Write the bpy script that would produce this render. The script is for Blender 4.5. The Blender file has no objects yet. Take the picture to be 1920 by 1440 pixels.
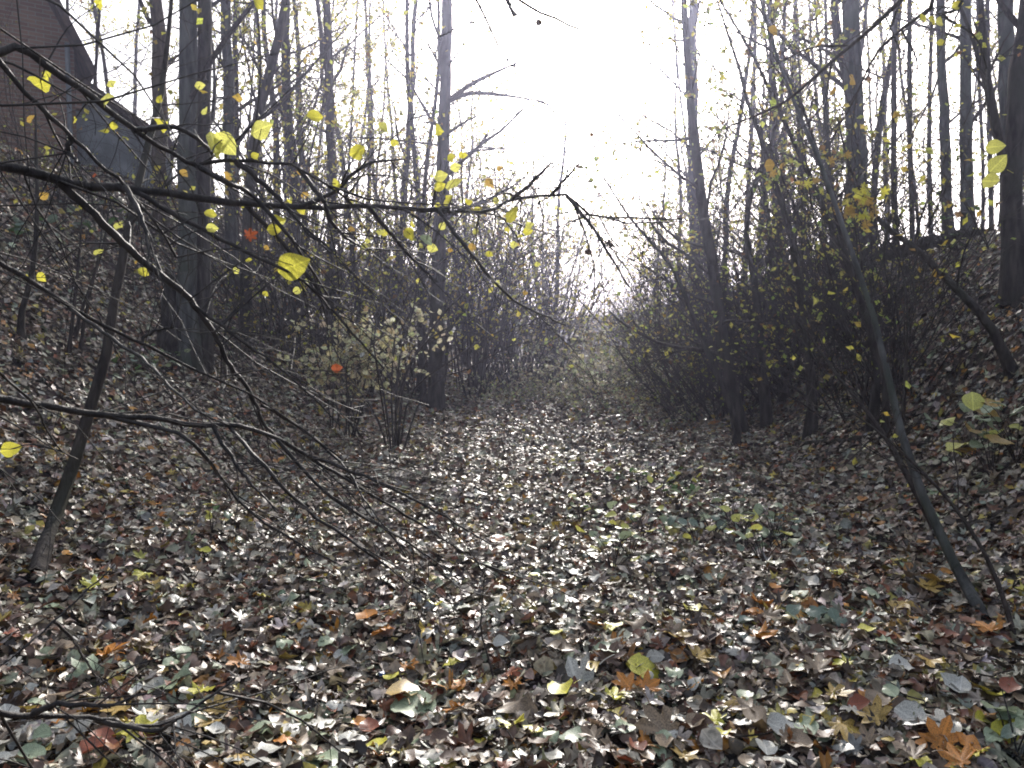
import bpy, math, random
import numpy as np
from mathutils import Vector, Matrix

# ------------------------------------------------------------------ camera, world, sun, exposure
scene = bpy.context.scene
R = math.radians
CAM_H = 1.5
FPX = 1507.0                      # focal length in pixels of a 1920 px wide picture
PITCH = math.atan((620 - 720) / FPX)
cam_data = bpy.data.cameras.new('camera')
cam_data.sensor_width = 36.0
cam_data.lens = 36.0 * FPX / 1920.0
cam_data.clip_start = 0.05
cam_data.clip_end = 2000.0
cam = bpy.data.objects.new('camera', cam_data)
scene.collection.objects.link(cam)
cam.location = (0, 0, CAM_H)
cam.rotation_euler = (math.pi / 2 + PITCH, 0, 0)
scene.camera = cam

SUN_EL, SUN_AZ = R(25.0), R(8.0)
world = bpy.data.worlds.new('World')
scene.world = world
world.use_nodes = True
wn = world.node_tree
sky = wn.nodes.new('ShaderNodeTexSky')
sky.sky_type = 'NISHITA'
sky.sun_disc = False
sky.sun_elevation = SUN_EL
sky.sun_rotation = SUN_AZ
sky.air_density = 1.0
sky.dust_density = 4.0
sky.ozone_density = 1.0
bg = wn.nodes['Background']
bg.inputs[1].default_value = 0.12
hs = wn.nodes.new('ShaderNodeHueSaturation')      # thin white autumn overcast: little blue left
hs.inputs['Saturation'].default_value = 0.5
wn.links.new(sky.outputs[0], hs.inputs['Color'])
wn.links.new(hs.outputs[0], bg.inputs[0])

sun_data = bpy.data.lights.new('sun', 'SUN')
sun_data.energy = 2.2
sun_data.angle = R(2.0)
sun_data.color = (1.0, 0.955, 0.89)
sun = bpy.data.objects.new('sun', sun_data)
scene.collection.objects.link(sun)
sd = Vector((math.sin(SUN_AZ) * math.cos(SUN_EL), math.cos(SUN_AZ) * math.cos(SUN_EL), math.sin(SUN_EL)))
sun.rotation_euler = sd.to_track_quat('Z', 'Y').to_euler()

vs = scene.view_settings
vs.view_transform = 'Standard'
vs.look = 'None'
vs.exposure = 1.4
vs.gamma = 1.0
vs.use_curve_mapping = False
scene.cycles.use_denoising = True
scene.cycles.use_light_tree = False
scene.cycles.adaptive_threshold = 0.02
scene.cycles.max_bounces = 3
scene.cycles.diffuse_bounces = 2
scene.cycles.glossy_bounces = 2
scene.cycles.transmission_bounces = 3
scene.cycles.transparent_max_bounces = 4
scene.cycles.volume_bounces = 0
scene.cycles.caustics_reflective = False
scene.cycles.caustics_refractive = False
scene.cycles.filter_width = 1.9

# ------------------------------------------------------------------ helpers: pixels, ground, meshes
rng = np.random.default_rng(7)
COL = scene.collection
CP, SP = math.cos(PITCH), math.sin(PITCH)


def ray(px, py):
    a, c = (px - 960) / FPX, (720 - py) / FPX
    y = CP - c * SP
    z = SP + c * CP
    return np.array([a, y, z])


def at(px, py, d):
    """world point seen at a picture position, d metres in front of the viewer"""
    r = ray(px, py)
    return np.array([0, 0, CAM_H]) + r * (d / r[1])


LS = np.array([-60, -14, -10.6, -9, -7.2, -6.2, -5.2, -3.8, -2.8, -1, 1, 2.2, 2.9, 3.8, 4.6, 5.3, 6.2, 8, 60])
LZ = np.array([6.2, 5.2, 4.9, 4.55, 2.75, 1.7, .85, .28, .05, 0, 0, .02, .28, 1.12, 2.1, 2.8, 3.05, 3.2, 3.8])


def noise2(x, y):
    v = np.sin(x * 1.31 + y * .57 + 1.3) * np.sin(y * 1.13 - x * .41 + .4)
    v = v + .55 * np.sin(x * 2.9 + y * 1.7 + 4.1) * np.sin(y * 2.5 - x * 1.9 + 2.2)
    v = v + .3 * np.sin(x * 6.1 - y * 3.7 + .7) * np.sin(y * 5.7 + x * 4.3)
    return v


def gz(x, y):
    x = np.asarray(x, float)
    y = np.asarray(y, float)
    s = x - .086 * np.clip(y, -10, 60)
    k = 1.0 + .05 * np.sin(y * .31 + 1.0)
    z = (np.interp(s, LS, LZ) + np.interp(s - .35, LS, LZ) + np.interp(s + .35, LS, LZ)) / 3 * k
    far = np.clip((y - 24) / 30, 0, 1)
    z = z + far * far * .3
    z = z + .055 * noise2(x, y) + .03 * noise2(x * 2.3 + 5, y * 2.3)
    return z


def gnormal(x, y, e=.12):
    dx = (gz(x + e, y) - gz(x - e, y)) / (2 * e)
    dy = (gz(x, y + e) - gz(x, y - e)) / (2 * e)
    n = np.stack([-dx, -dy, np.ones_like(dx)], -1)
    return n / np.linalg.norm(n, axis=-1, keepdims=True)


def hit(px, py):
    r = ray(px, py)
    t = 1.0
    o = np.array([0, 0, CAM_H])
    while t < 80:
        p = o + r * t
        if p[2] < gz(p[0], p[1]):
            break
        t += .02
    p = o + r * t
    p[2] = float(gz(p[0], p[1]))
    return p


class Geo:
    def __init__(self):
        self.v, self.q, self.t, self.c, self.l = [], [], [], [], []
        self.n = 0

    def add(self, v, quads=None, tris=None, col=None, lf=None):
        v = np.asarray(v, float).reshape(-1, 3)
        self.v.append(v)
        if quads is not None and len(quads):
            self.q.append(np.asarray(quads, int) + self.n)
        if tris is not None and len(tris):
            self.t.append(np.asarray(tris, int) + self.n)
        self.c.append(np.ones((len(v), 3)) if col is None else np.broadcast_to(np.asarray(col, float), (len(v), 3)))
        self.l.append(np.zeros((len(v), 3)) if lf is None else np.asarray(lf, float))
        self.n += len(v)

    def mesh(self, name, mat, off=(0, 0, 0), smooth=True):
        v = np.concatenate(self.v) - np.asarray(off, float)
        q = np.concatenate(self.q) if self.q else np.zeros((0, 4), int)
        t = np.concatenate(self.t) if self.t else np.zeros((0, 3), int)
        m = bpy.data.meshes.new(name)
        m.vertices.add(len(v))
        m.vertices.foreach_set('co', v.astype(np.float32).ravel())
        nl = len(q) * 4 + len(t) * 3
        m.loops.add(nl)
        m.loops.foreach_set('vertex_index', np.concatenate([q.ravel(), t.ravel()]).astype(np.int32))
        m.polygons.add(len(q) + len(t))
        st = np.concatenate([np.arange(len(q)) * 4, len(q) * 4 + np.arange(len(t)) * 3]).astype(np.int32)
        m.polygons.foreach_set('loop_start', st)
        m.polygons.foreach_set('use_smooth', np.full(len(q) + len(t), smooth))
        m.update(calc_edges=True)
        a = m.attributes.new('col', 'FLOAT_COLOR', 'POINT')
        c = np.concatenate(self.c)
        a.data.foreach_set('color', np.concatenate([c, np.ones((len(c), 1))], 1).astype(np.float32).ravel())
        a = m.attributes.new('lf', 'FLOAT_VECTOR', 'POINT')
        a.data.foreach_set('vector', np.concatenate(self.l).astype(np.float32).ravel())
        m.materials.append(mat)
        return m


def link(name, data, parent=None, loc=(0, 0, 0)):
    o = bpy.data.objects.new(name, data)
    COL.objects.link(o)
    o.location = loc
    if parent is not None:
        o.parent = parent
    return o


def tag(o, label=None, cat=None, group=None, kind=None):
    if label: o['label'] = label
    if cat: o['category'] = cat
    if group: o['group'] = group
    if kind: o['kind'] = kind
    return o


def smooth_path(pts, n):
    """Catmull-Rom through points -> n samples"""
    p = np.asarray(pts, float)
    if len(p) == 2:
        return p[0] + (p[1] - p[0]) * np.linspace(0, 1, n)[:, None]
    e = np.concatenate([[2 * p[0] - p[1]], p, [2 * p[-1] - p[-2]]])
    L = np.concatenate([[0], np.cumsum(np.linalg.norm(np.diff(p, axis=0), axis=1))])
    u = np.interp(np.linspace(0, L[-1], n), L, np.arange(len(p)))
    i = np.minimum(u.astype(int), len(p) - 2)
    f = (u - i)[:, None]
    a, b, c, d = e[i], e[i + 1], e[i + 2], e[i + 3]
    return .5 * (2 * b + (c - a) * f + (2 * a - 5 * b + 4 * c - d) * f ** 2 + (3 * b - a - 3 * c + d) * f ** 3)


ANG = {k: np.stack([np.cos(np.arange(k) * 2 * np.pi / k), np.sin(np.arange(k) * 2 * np.pi / k)], 1) for k in range(3, 14)}
QUADS = {}


def tube(g, path, radii, sides=5, lump=0.0, col=None):
    p = np.asarray(path, float)
    n = len(p)
    r = np.interp(np.linspace(0, 1, n), np.linspace(0, 1, len(radii)), radii)
    t = np.gradient(p, axis=0)
    t /= np.linalg.norm(t, axis=1, keepdims=True) + 1e-9
    ref = np.array([0.31, 0.93, 0.2]) if abs(t[:, 2]).mean() > .6 else np.array([0.05, .1, 1.0])
    a = np.cross(t, ref)
    a /= np.linalg.norm(a, axis=1, keepdims=True) + 1e-9
    b = np.cross(t, a)
    rr = np.broadcast_to(r[:, None], (n, sides)).copy()
    if lump:
        rr *= 1 + lump * rng.normal(size=(n, sides))
    an = ANG[sides]
    v = p[:, None, :] + rr[..., None] * (an[None, :, 0, None] * a[:, None, :] + an[None, :, 1, None] * b[:, None, :])
    key = (n, sides)
    if key not in QUADS:
        i = np.arange(n - 1)[:, None] * sides
        j = np.arange(sides)[None, :]
        j2 = (j + 1) % sides
        QUADS[key] = np.stack([i + j, i + j2, i + sides + j2, i + sides + j], -1).reshape(-1, 4)
    g.add(v.reshape(-1, 3), quads=QUADS[key], col=col)


def unit(v):
    return v / (np.linalg.norm(v) + 1e-9)


# ------------------------------------------------------------------ leaf templates
def leaf_ovate(nv=5, point=1.25):
    ys = np.linspace(0, 1, nv)
    w = .40 * np.sin(np.pi * ys ** .78) ** .8 * (1 - .22 * ys ** 4)
    w[0] = .03; w[-1] = 0.0
    v, lf = [], []
    for y, ww in zip(ys, w):
        for s in (-1, 0, 1):
            v.append((s * ww, y, 0)); lf.append((s * ww, y, 0))
    q = []
    for k in range(nv - 1):
        for s in (0, 1):
            q.append((3 * k + s, 3 * k + s + 1, 3 * k + 4 + s, 3 * k + 3 + s))
    return np.array(v), np.array(q), None, np.array(lf)


def leaf_tiny():
    v = np.array([(0, 0, 0), (.36, .45, 0), (0, 1, 0), (-.36, .45, 0), (0, .48, 0)], float)
    t = np.array([(0, 1, 4), (1, 2, 4), (2, 3, 4), (3, 0, 4)])
    return v, None, t, v.copy()


def leaf_maple(detail=True):
    tips = [(-150, .42), (-95, .72), (-45, .9), (0, 1.05), (45, .9), (95, .72), (150, .42)]
    pts = [(180, .10)]
    for k, (a, r) in enumerate(tips):
        if detail:
            pts.append((a - 14, r * .76)); pts.append((a, r)); pts.append((a + 14, r * .76))
        else:
            pts.append((a, r))
        if k < len(tips) - 1:
            a2, r2 = tips[k + 1]
            pts.append(((a + a2) / 2, min(r, r2) * .56))
    v = [(0, 0.0, 0)]
    for a, r in pts:
        v.append((math.sin(R(a)) * r * .62, math.cos(R(a)) * r * .62, 0))
    v = np.array(v)
    v[:, 1] += .35
    n = len(pts)
    t = np.array([(0, 1 + (i + 1) % n, 1 + i) for i in range(n)])
    lf = v.copy(); lf[:, 2] = 1.0
    return v, None, t, lf


TEMPL = {'ovate': leaf_ovate(8), 'ovate_mid': leaf_ovate(5), 'maple': leaf_maple(True), 'maple_mid': leaf_maple(False), 'tiny': leaf_tiny()}


def scatter_leaves(g, templ, pos, nrm, size, cols, curl=.5, roll=None, aspect=None, hang=False):
    """bulk leaves: position, normal (N,3), size (N), colours (N,3)"""
    N = len(pos)
    if N == 0:
        return
    v, q, t, lf = TEMPL[templ]
    k = len(v)
    u = np.broadcast_to(v[None], (N, k, 3)).copy()
    u[..., 1] -= .5
    if aspect is None:
        aspect = rng.uniform(.75, 1.2, N)
    u[..., 0] *= aspect[:, None]
    x, y = u[..., 0], u[..., 1]
    c1 = rng.normal(0, 1, N)[:, None] * curl
    c2 = rng.normal(0, 1, N)[:, None] * curl
    c3 = rng.normal(0, 1, N)[:, None] * curl
    fold = np.abs(rng.normal(0, .5, N))[:, None] * curl
    u[..., 2] = c1 * y * y + c2 * 1.6 * x * x + c3 * x * y + fold * np.abs(x) + curl * .12 * rng.normal(0, 1, (N, k)) * (np.abs(x) > .1)
    if roll is None:
        roll = rng.uniform(0, 2 * np.pi, N)
    n = nrm / (np.linalg.norm(nrm, axis=1, keepdims=True) + 1e-9)
    ref = np.where(np.abs(n[:, 2:3]) > .9, np.array([[1., 0, 0]]), np.array([[0, 0, 1.]]))
    a = np.cross(ref, n); a /= np.linalg.norm(a, axis=1, keepdims=True) + 1e-9
    b = np.cross(n, a)
    cr, sr = np.cos(roll)[:, None], np.sin(roll)[:, None]
    ax, ay = a * cr + b * sr, -a * sr + b * cr
    w = (u[..., 0:1] * ax[:, None] + u[..., 1:2] * ay[:, None] + u[..., 2:3] * n[:, None]) * size[:, None, None] + pos[:, None]
    off = (np.arange(N) * k)[:, None, None]
    g.add(w.reshape(-1, 3),
          quads=(q[None] + off).reshape(-1, 4) if q is not None else None,
          tris=(t[None] + off).reshape(-1, 3) if t is not None else None,
          col=np.repeat(cols, k, 0), lf=np.broadcast_to(lf[None], (N, k, 3)).reshape(-1, 3))


def pick(palette, n, jitter=.18):
    w = np.array([p[0] for p in palette], float)
    c = np.array([p[1] for p in palette], float)
    i = rng.choice(len(w), n, p=w / w.sum())
    return np.clip(c[i] * np.exp(rng.normal(0, jitter, (n, 1))) * np.exp(rng.normal(0, .06, (n, 3))), .004, .8)


LITTER = [(20, (.44, .395, .315)), (20, (.27, .215, .15)), (21, (.13, .085, .055)), (15, (.055, .040, .030)),
          (9, (.17, .065, .03)), (7, (.26, .275, .19)), (4, (.42, .33, .07)), (3, (.40, .18, .035)), (4, (.20, .205, .18))]
YELLOW = [(6, (.58, .54, .10)), (3, (.46, .47, .10)), (2, (.50, .37, .06)), (1, (.24, .14, .06))]
YGREEN = [(5, (.50, .49, .12)), (4, (.30, .36, .09)), (2, (.40, .32, .08)), (2, (.20, .12, .06))]
DRY = [(5, (.56, .54, .40)), (3, (.42, .37, .27)), (1, (.20, .14, .09)), (2, (.56, .56, .26)), (2, (.34, .40, .22))]


# ------------------------------------------------------------------ materials
def new_mat(name):
    m = bpy.data.materials.new(name)
    m.use_nodes = True
    nt = m.node_tree
    return m, nt, nt.nodes['Principled BSDF']


def N(nt, typ, **kw):
    n = nt.nodes.new(typ)
    for k, v in kw.items():
        setattr(n, k, v)
    return n


def bark_mat(name, c1, c2, c3, scale=9.0, bump=.5, rough=.85):
    m, nt, b = new_mat(name)
    tc = N(nt, 'ShaderNodeTexCoord')
    mp = N(nt, 'ShaderNodeMapping')
    mp.inputs['Scale'].default_value = (1, 1, .22)
    nt.links.new(tc.outputs['Object'], mp.inputs[0])
    n1 = N(nt, 'ShaderNodeTexNoise'); n1.inputs['Scale'].default_value = scale * 2; n1.inputs['Detail'].default_value = 5
    n2 = N(nt, 'ShaderNodeTexNoise'); n2.inputs['Scale'].default_value = 1.7; n2.inputs['Detail'].default_value = 4
    nt.links.new(mp.outputs[0], n1.inputs['Vector']); nt.links.new(tc.outputs['Object'], n2.inputs['Vector'])
    r1 = N(nt, 'ShaderNodeValToRGB')
    r1.color_ramp.elements[0].position = .38; r1.color_ramp.elements[0].color = (*c1, 1)
    r1.color_ramp.elements[1].position = .66; r1.color_ramp.elements[1].color = (*c2, 1)
    nt.links.new(n1.outputs['Fac'], r1.inputs[0])
    r2 = N(nt, 'ShaderNodeValToRGB')
    r2.color_ramp.elements[0].position = .48; r2.color_ramp.elements[1].position = .62
    nt.links.new(n2.outputs['Fac'], r2.inputs[0])
    mx = N(nt, 'ShaderNodeMix', data_type='RGBA')
    nt.links.new(r2.outputs[0], mx.inputs['Factor'])
    nt.links.new(r1.outputs[0], mx.inputs['A'])
    mx.inputs['B'].default_value = (*c3, 1)
    nt.links.new(mx.outputs['Result'], b.inputs['Base Color'])
    bp = N(nt, 'ShaderNodeBump'); bp.inputs['Strength'].default_value = min(1, bump * 1.6); bp.inputs['Distance'].default_value = .05
    nt.links.new(n1.outputs['Fac'], bp.inputs['Height']); nt.links.new(bp.outputs[0], b.inputs['Normal'])
    b.inputs['Roughness'].default_value = rough
    b.inputs['Specular IOR Level'].default_value = .25
    return m


M_BARK = bark_mat('bark_dark', (.024, .02, .018), (.075, .064, .055), (.05, .05, .038))
M_BARKG = bark_mat('bark_grey', (.035, .036, .035), (.12, .122, .115), (.06, .07, .052), 6)
M_BARKB = bark_mat('bark_brown', (.05, .036, .026), (.13, .095, .068), (.10, .09, .06))
M_TWIG = bark_mat('bark_twig', (.028, .022, .02), (.075, .06, .052), (.05, .048, .038), 20, .3, .8)
M_GLOSSTWIG = bark_mat('bark_smooth_twig', (.018, .016, .017), (.05, .043, .04), (.065, .06, .055), 14, .25, .62)
M_GLOSSTWIG.node_tree.nodes['Principled BSDF'].inputs['Specular IOR Level'].default_value = .3
M_DEAD = bark_mat('dead_wood', (.025, .02, .017), (.075, .06, .047), (.05, .046, .035), 14, .6, .95)


def leaf_mat(name, trans=.35, rough=.5, spec=.4):
    m, nt, b = new_mat(name)
    at_ = N(nt, 'ShaderNodeAttribute', attribute_name='col')
    lf = N(nt, 'ShaderNodeAttribute', attribute_name='lf')
    sx = N(nt, 'ShaderNodeSeparateXYZ'); nt.links.new(lf.outputs['Vector'], sx.inputs[0])
    ab = N(nt, 'ShaderNodeMath', operation='ABSOLUTE'); nt.links.new(sx.outputs[0], ab.inputs[0])
    # midrib and side veins
    mid = N(nt, 'ShaderNodeMapRange'); nt.links.new(ab.outputs[0], mid.inputs['Value'])
    mid.inputs['From Min'].default_value = .012; mid.inputs['From Max'].default_value = .035
    mid.inputs['To Min'].default_value = 1.0; mid.inputs['To Max'].default_value = 0.0
    sv = N(nt, 'ShaderNodeMath', operation='MULTIPLY_ADD'); nt.links.new(ab.outputs[0], sv.inputs[0]); sv.inputs[1].default_value = -.8
    nt.links.new(sx.outputs[1], sv.inputs[2])
    s2 = N(nt, 'ShaderNodeMath', operation='MULTIPLY'); nt.links.new(sv.outputs[0], s2.inputs[0]); s2.inputs[1].default_value = 46.0
    s3 = N(nt, 'ShaderNodeMath', operation='SINE'); nt.links.new(s2.outputs[0], s3.inputs[0])
    s4 = N(nt, 'ShaderNodeMapRange'); nt.links.new(s3.outputs[0], s4.inputs['Value'])
    s4.inputs['From Min'].default_value = .86; s4.inputs['From Max'].default_value = 1.0; s4.inputs['To Max'].default_value = .5
    mxv = N(nt, 'ShaderNodeMath', operation='MAXIMUM'); nt.links.new(mid.outputs[0], mxv.inputs[0]); nt.links.new(s4.outputs[0], mxv.inputs[1])
    # blotches
    tc = N(nt, 'ShaderNodeTexCoord')
    no = N(nt, 'ShaderNodeTexNoise'); no.inputs['Scale'].default_value = 38; no.inputs['Detail'].default_value = 4
    nt.links.new(tc.outputs['Object'], no.inputs['Vector'])
    rp = N(nt, 'ShaderNodeMapRange'); nt.links.new(no.outputs['Fac'], rp.inputs['Value'])
    rp.inputs['From Min'].default_value = .34; rp.inputs['From Max'].default_value = .66
    rp.inputs['To Min'].default_value = .5; rp.inputs['To Max'].default_value = 1.3
    mul = N(nt, 'ShaderNodeVectorMath', operation='SCALE'); nt.links.new(at_.outputs['Color'], mul.inputs[0]); nt.links.new(rp.outputs[0], mul.inputs['Scale'])
    vein = N(nt, 'ShaderNodeVectorMath', operation='SCALE'); nt.links.new(at_.outputs['Color'], vein.inputs[0]); vein.inputs['Scale'].default_value = 1.55
    mx = N(nt, 'ShaderNodeMix', data_type='RGBA')
    fm = N(nt, 'ShaderNodeMath', operation='MULTIPLY'); nt.links.new(mxv.outputs[0], fm.inputs[0]); fm.inputs[1].default_value = .55
    nt.links.new(fm.outputs[0], mx.inputs['Factor']); nt.links.new(mul.outputs[0], mx.inputs['A']); nt.links.new(vein.outputs[0], mx.inputs['B'])
    nt.links.new(mx.outputs['Result'], b.inputs['Base Color'])
    b.inputs['Roughness'].default_value = rough
    b.inputs['Specular IOR Level'].default_value = spec
    if trans:
        tr = N(nt, 'ShaderNodeBsdfTranslucent'); nt.links.new(mx.outputs['Result'], tr.inputs['Color'])
        ms = N(nt, 'ShaderNodeMixShader'); ms.inputs[0].default_value = trans
        out = nt.nodes['Material Output']
        nt.links.new(b.outputs[0], ms.inputs[1]); nt.links.new(tr.outputs[0], ms.inputs[2]); nt.links.new(ms.outputs[0], out.inputs['Surface'])
    return m


M_LEAF = leaf_mat('leaf_hanging', .5, .5, .35)
M_LITTER = leaf_mat('leaf_fallen', .12, .42, .5)
M_GREEN = leaf_mat('leaf_green', .3, .4, .5)


def ground_mat():
    m, nt, b = new_mat('forest_soil')
    tc = N(nt, 'ShaderNodeTexCoord')
    n1 = N(nt, 'ShaderNodeTexNoise'); n1.inputs['Scale'].default_value = 9; n1.inputs['Detail'].default_value = 8
    vo = N(nt, 'ShaderNodeTexVoronoi'); vo.inputs['Scale'].default_value = 13
    nt.links.new(tc.outputs['Object'], n1.inputs['Vector']); nt.links.new(tc.outputs['Object'], vo.inputs['Vector'])
    r = N(nt, 'ShaderNodeValToRGB')
    r.color_ramp.elements[0].position = .35; r.color_ramp.elements[0].color = (.02, .014, .011, 1)
    r.color_ramp.elements[1].position = .7; r.color_ramp.elements[1].color = (.085, .06, .042, 1)
    nt.links.new(n1.outputs['Fac'], r.inputs[0])
    mx = N(nt, 'ShaderNodeMix', data_type='RGBA', blend_type='MULTIPLY'); mx.inputs['Factor'].default_value = .5
    nt.links.new(r.outputs[0], mx.inputs['A']); nt.links.new(vo.outputs['Color'], mx.inputs['B'])
    nt.links.new(mx.outputs['Result'], b.inputs['Base Color'])
    bp = N(nt, 'ShaderNodeBump'); bp.inputs['Strength'].default_value = .8; bp.inputs['Distance'].default_value = .05
    nt.links.new(n1.outputs['Fac'], bp.inputs['Height']); nt.links.new(bp.outputs[0], b.inputs['Normal'])
    b.inputs['Roughness'].default_value = .95
    return m


def brick_mat():
    m, nt, b = new_mat('old_brick')
    tc = N(nt, 'ShaderNodeTexCoord')
    mp = N(nt, 'ShaderNodeMapping'); mp.inputs['Rotation'].default_value = (R(90), 0, 0)
    nt.links.new(tc.outputs['Object'], mp.inputs[0])
    br = N(nt, 'ShaderNodeTexBrick'); br.inputs['Scale'].default_value = 1.0
    br.inputs['Brick Width'].default_value = .25; br.inputs['Row Height'].default_value = .075; br.inputs['Mortar Size'].default_value = .008
    br.inputs['Color1'].default_value = (.20, .11, .08, 1); br.inputs['Color2'].default_value = (.27, .17, .12, 1); br.inputs['Mortar'].default_value = (.25, .23, .2, 1)
    nt.links.new(mp.outputs[0], br.inputs['Vector'])
    no = N(nt, 'ShaderNodeTexNoise'); no.inputs['Scale'].default_value = 1.6; no.inputs['Detail'].default_value = 6
    nt.links.new(tc.outputs['Object'], no.inputs['Vector'])
    rp = N(nt, 'ShaderNodeMapRange'); nt.links.new(no.outputs['Fac'], rp.inputs['Value']); rp.inputs['To Min'].default_value = .45; rp.inputs['To Max'].default_value = 1.3
    sc = N(nt, 'ShaderNodeVectorMath', operation='SCALE'); nt.links.new(br.outputs['Color'], sc.inputs[0]); nt.links.new(rp.outputs[0], sc.inputs['Scale'])
    nt.links.new(sc.outputs[0], b.inputs['Base Color'])
    bp = N(nt, 'ShaderNodeBump'); bp.inputs['Strength'].default_value = .5; bp.inputs['Distance'].default_value = .01; bp.invert = True
    nt.links.new(br.outputs['Fac'], bp.inputs['Height']); nt.links.new(bp.outputs[0], b.inputs['Normal'])
    b.inputs['Roughness'].default_value = .9
    return m


def rough_mat(name, c1, c2, scale=3.0, rough=.9, bump=.3):
    m, nt, b = new_mat(name)
    tc = N(nt, 'ShaderNodeTexCoord')
    n1 = N(nt, 'ShaderNodeTexNoise'); n1.inputs['Scale'].default_value = scale; n1.inputs['Detail'].default_value = 8
    nt.links.new(tc.outputs['Object'], n1.inputs['Vector'])
    r = N(nt, 'ShaderNodeValToRGB')
    r.color_ramp.elements[0].position = .35; r.color_ramp.elements[0].color = (*c1, 1)
    r.color_ramp.elements[1].position = .7; r.color_ramp.elements[1].color = (*c2, 1)
    nt.links.new(n1.outputs['Fac'], r.inputs[0]); nt.links.new(r.outputs[0], b.inputs['Base Color'])
    bp = N(nt, 'ShaderNodeBump'); bp.inputs['Strength'].default_value = bump; bp.inputs['Distance'].default_value = .02
    nt.links.new(n1.outputs['Fac'], bp.inputs['Height']); nt.links.new(bp.outputs[0], b.inputs['Normal'])
    b.inputs['Roughness'].default_value = rough
    return m


M_SOIL = ground_mat()
M_BRICK = brick_mat()
M_RENDER = rough_mat('grey_render', (.13, .14, .15), (.25, .27, .29), 2.5)
M_ROOF = rough_mat('old_roof_tile', (.035, .025, .022), (.10, .065, .05), 7)
M_PLASTIC = rough_mat('blue_scrap', (.03, .09, .30), (.05, .13, .38), 30, .4, .1)

# ------------------------------------------------------------------ ground
def build_ground():
    def axis(lo, hi, fine_lo, fine_hi, step, grow=1.22):
        a = list(np.arange(fine_lo, fine_hi + 1e-6, step))
        s, x = step, fine_hi
        while x < hi:
            s *= grow; x = min(x + s, hi); a.append(x)
        s, x = step, fine_lo
        while x > lo:
            s *= grow; x = max(x - s, lo); a.insert(0, x)
        return np.array(a)
    xs = axis(-320, 320, -12, 12, .16)
    ys = axis(-60, 420, -1, 20, .16)
    X, Y = np.meshgrid(xs, ys)
    Z = gz(X, Y)
    v = np.stack([X, Y, Z], -1).reshape(-1, 3)
    nx, ny = len(xs), len(ys)
    i = np.arange(ny - 1)[:, None] * nx + np.arange(nx - 1)[None]
    q = np.stack([i, i + 1, i + nx + 1, i + nx], -1).reshape(-1, 4)
    g = Geo(); g.add(v, quads=q)
    o = link('ground', g.mesh('ground', M_SOIL))
    tag(o, kind='structure')


build_ground()


def build_litter():
    g = Geo()

    def band(y0, y1, dens, smin, smax, kinds, lift, curl, tilt, margin=1.3, wid=.78):
        xm = wid * y1 + margin
        n = int(2 * xm * (y1 - y0) * dens)
        x = rng.uniform(-xm, xm, n); y = rng.uniform(y0, y1, n)
        keep = np.abs(x) < wid * y + margin
        s = x - .086 * y
        keep &= (s > -13) & (s < 9)
        x, y = x[keep], y[keep]
        n = len(x)
        z = gz(x, y) + rng.uniform(.0, lift, n)
        nr = gnormal(x, y) + rng.normal(0, tilt, (n, 3))
        nr[:, 2] = np.abs(nr[:, 2])
        sz = rng.uniform(0, 1, n) ** 1.6 * (smax - smin) + smin
        # flatter patches of one colour: dry pale drifts and dark wet spots
        c = pick(LITTER, n, .28)
        k = rng.choice(len(kinds), n, p=[w for _, w in kinds])
        for i, (kind, _) in enumerate(kinds):
            mk = k == i
            mul = 1.25 if kind.startswith('maple') else 1.0
            scatter_leaves(g, kind, np.stack([x, y, z], 1)[mk], nr[mk], sz[mk] * mul, c[mk], curl)
    band(-1.0, 1.6, 250, .05, .11, [('ovate_mid', .6), ('maple_mid', .4)], .03, .5, .3, 2.0)
    band(1.6, 4.2, 1350, .03, .105, [('ovate_mid', .56), ('maple', .34), ('tiny', .10)], .05, .5, .30)
    band(4.2, 7.0, 1000, .035, .105, [('ovate_mid', .55), ('maple_mid', .35), ('tiny', .10)], .05, .5, .30)
    band(7.0, 12.0, 560, .045, .115, [('tiny', .6), ('maple_mid', .25), ('ovate_mid', .15)], .06, .5, .30)
    band(12.0, 20.0, 260, .07, .14, [('tiny', 1.0)], .07, .5, .4, 1.0, .70)
    band(20.0, 40.0, 70, .10, .2, [('tiny', 1.0)], .09, .5, .4, 1.0, .6)
    o = link('leaf_litter', g.mesh('leaf_litter', M_LITTER))
    tag(o, 'brown and pale grey autumn leaf litter covering the hollow and both banks', 'leaf litter', kind='stuff')


build_litter()

# ------------------------------------------------------------------ branching
class Leaves:
    def __init__(self):
        self.p, self.n, self.s = [], [], []


def wander(p0, d, L, n, jit, up=0.0, droop=0.0):
    pts = [np.asarray(p0, float)]
    d = unit(np.asarray(d, float))
    st = L / (n - 1)
    for k in range(n - 1):
        d = unit(d + rng.normal(0, jit, 3) + np.array([0, 0, up - droop * (k / n)]))
        pts.append(pts[-1] + d * st)
    return np.array(pts)


def perp_dir(t, ang, az):
    a = unit(np.cross(t, [0.3, .5, .81])); b = np.cross(t, a)
    return unit(t * math.cos(ang) + math.sin(ang) * (a * math.cos(az) + b * math.sin(az)))


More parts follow.
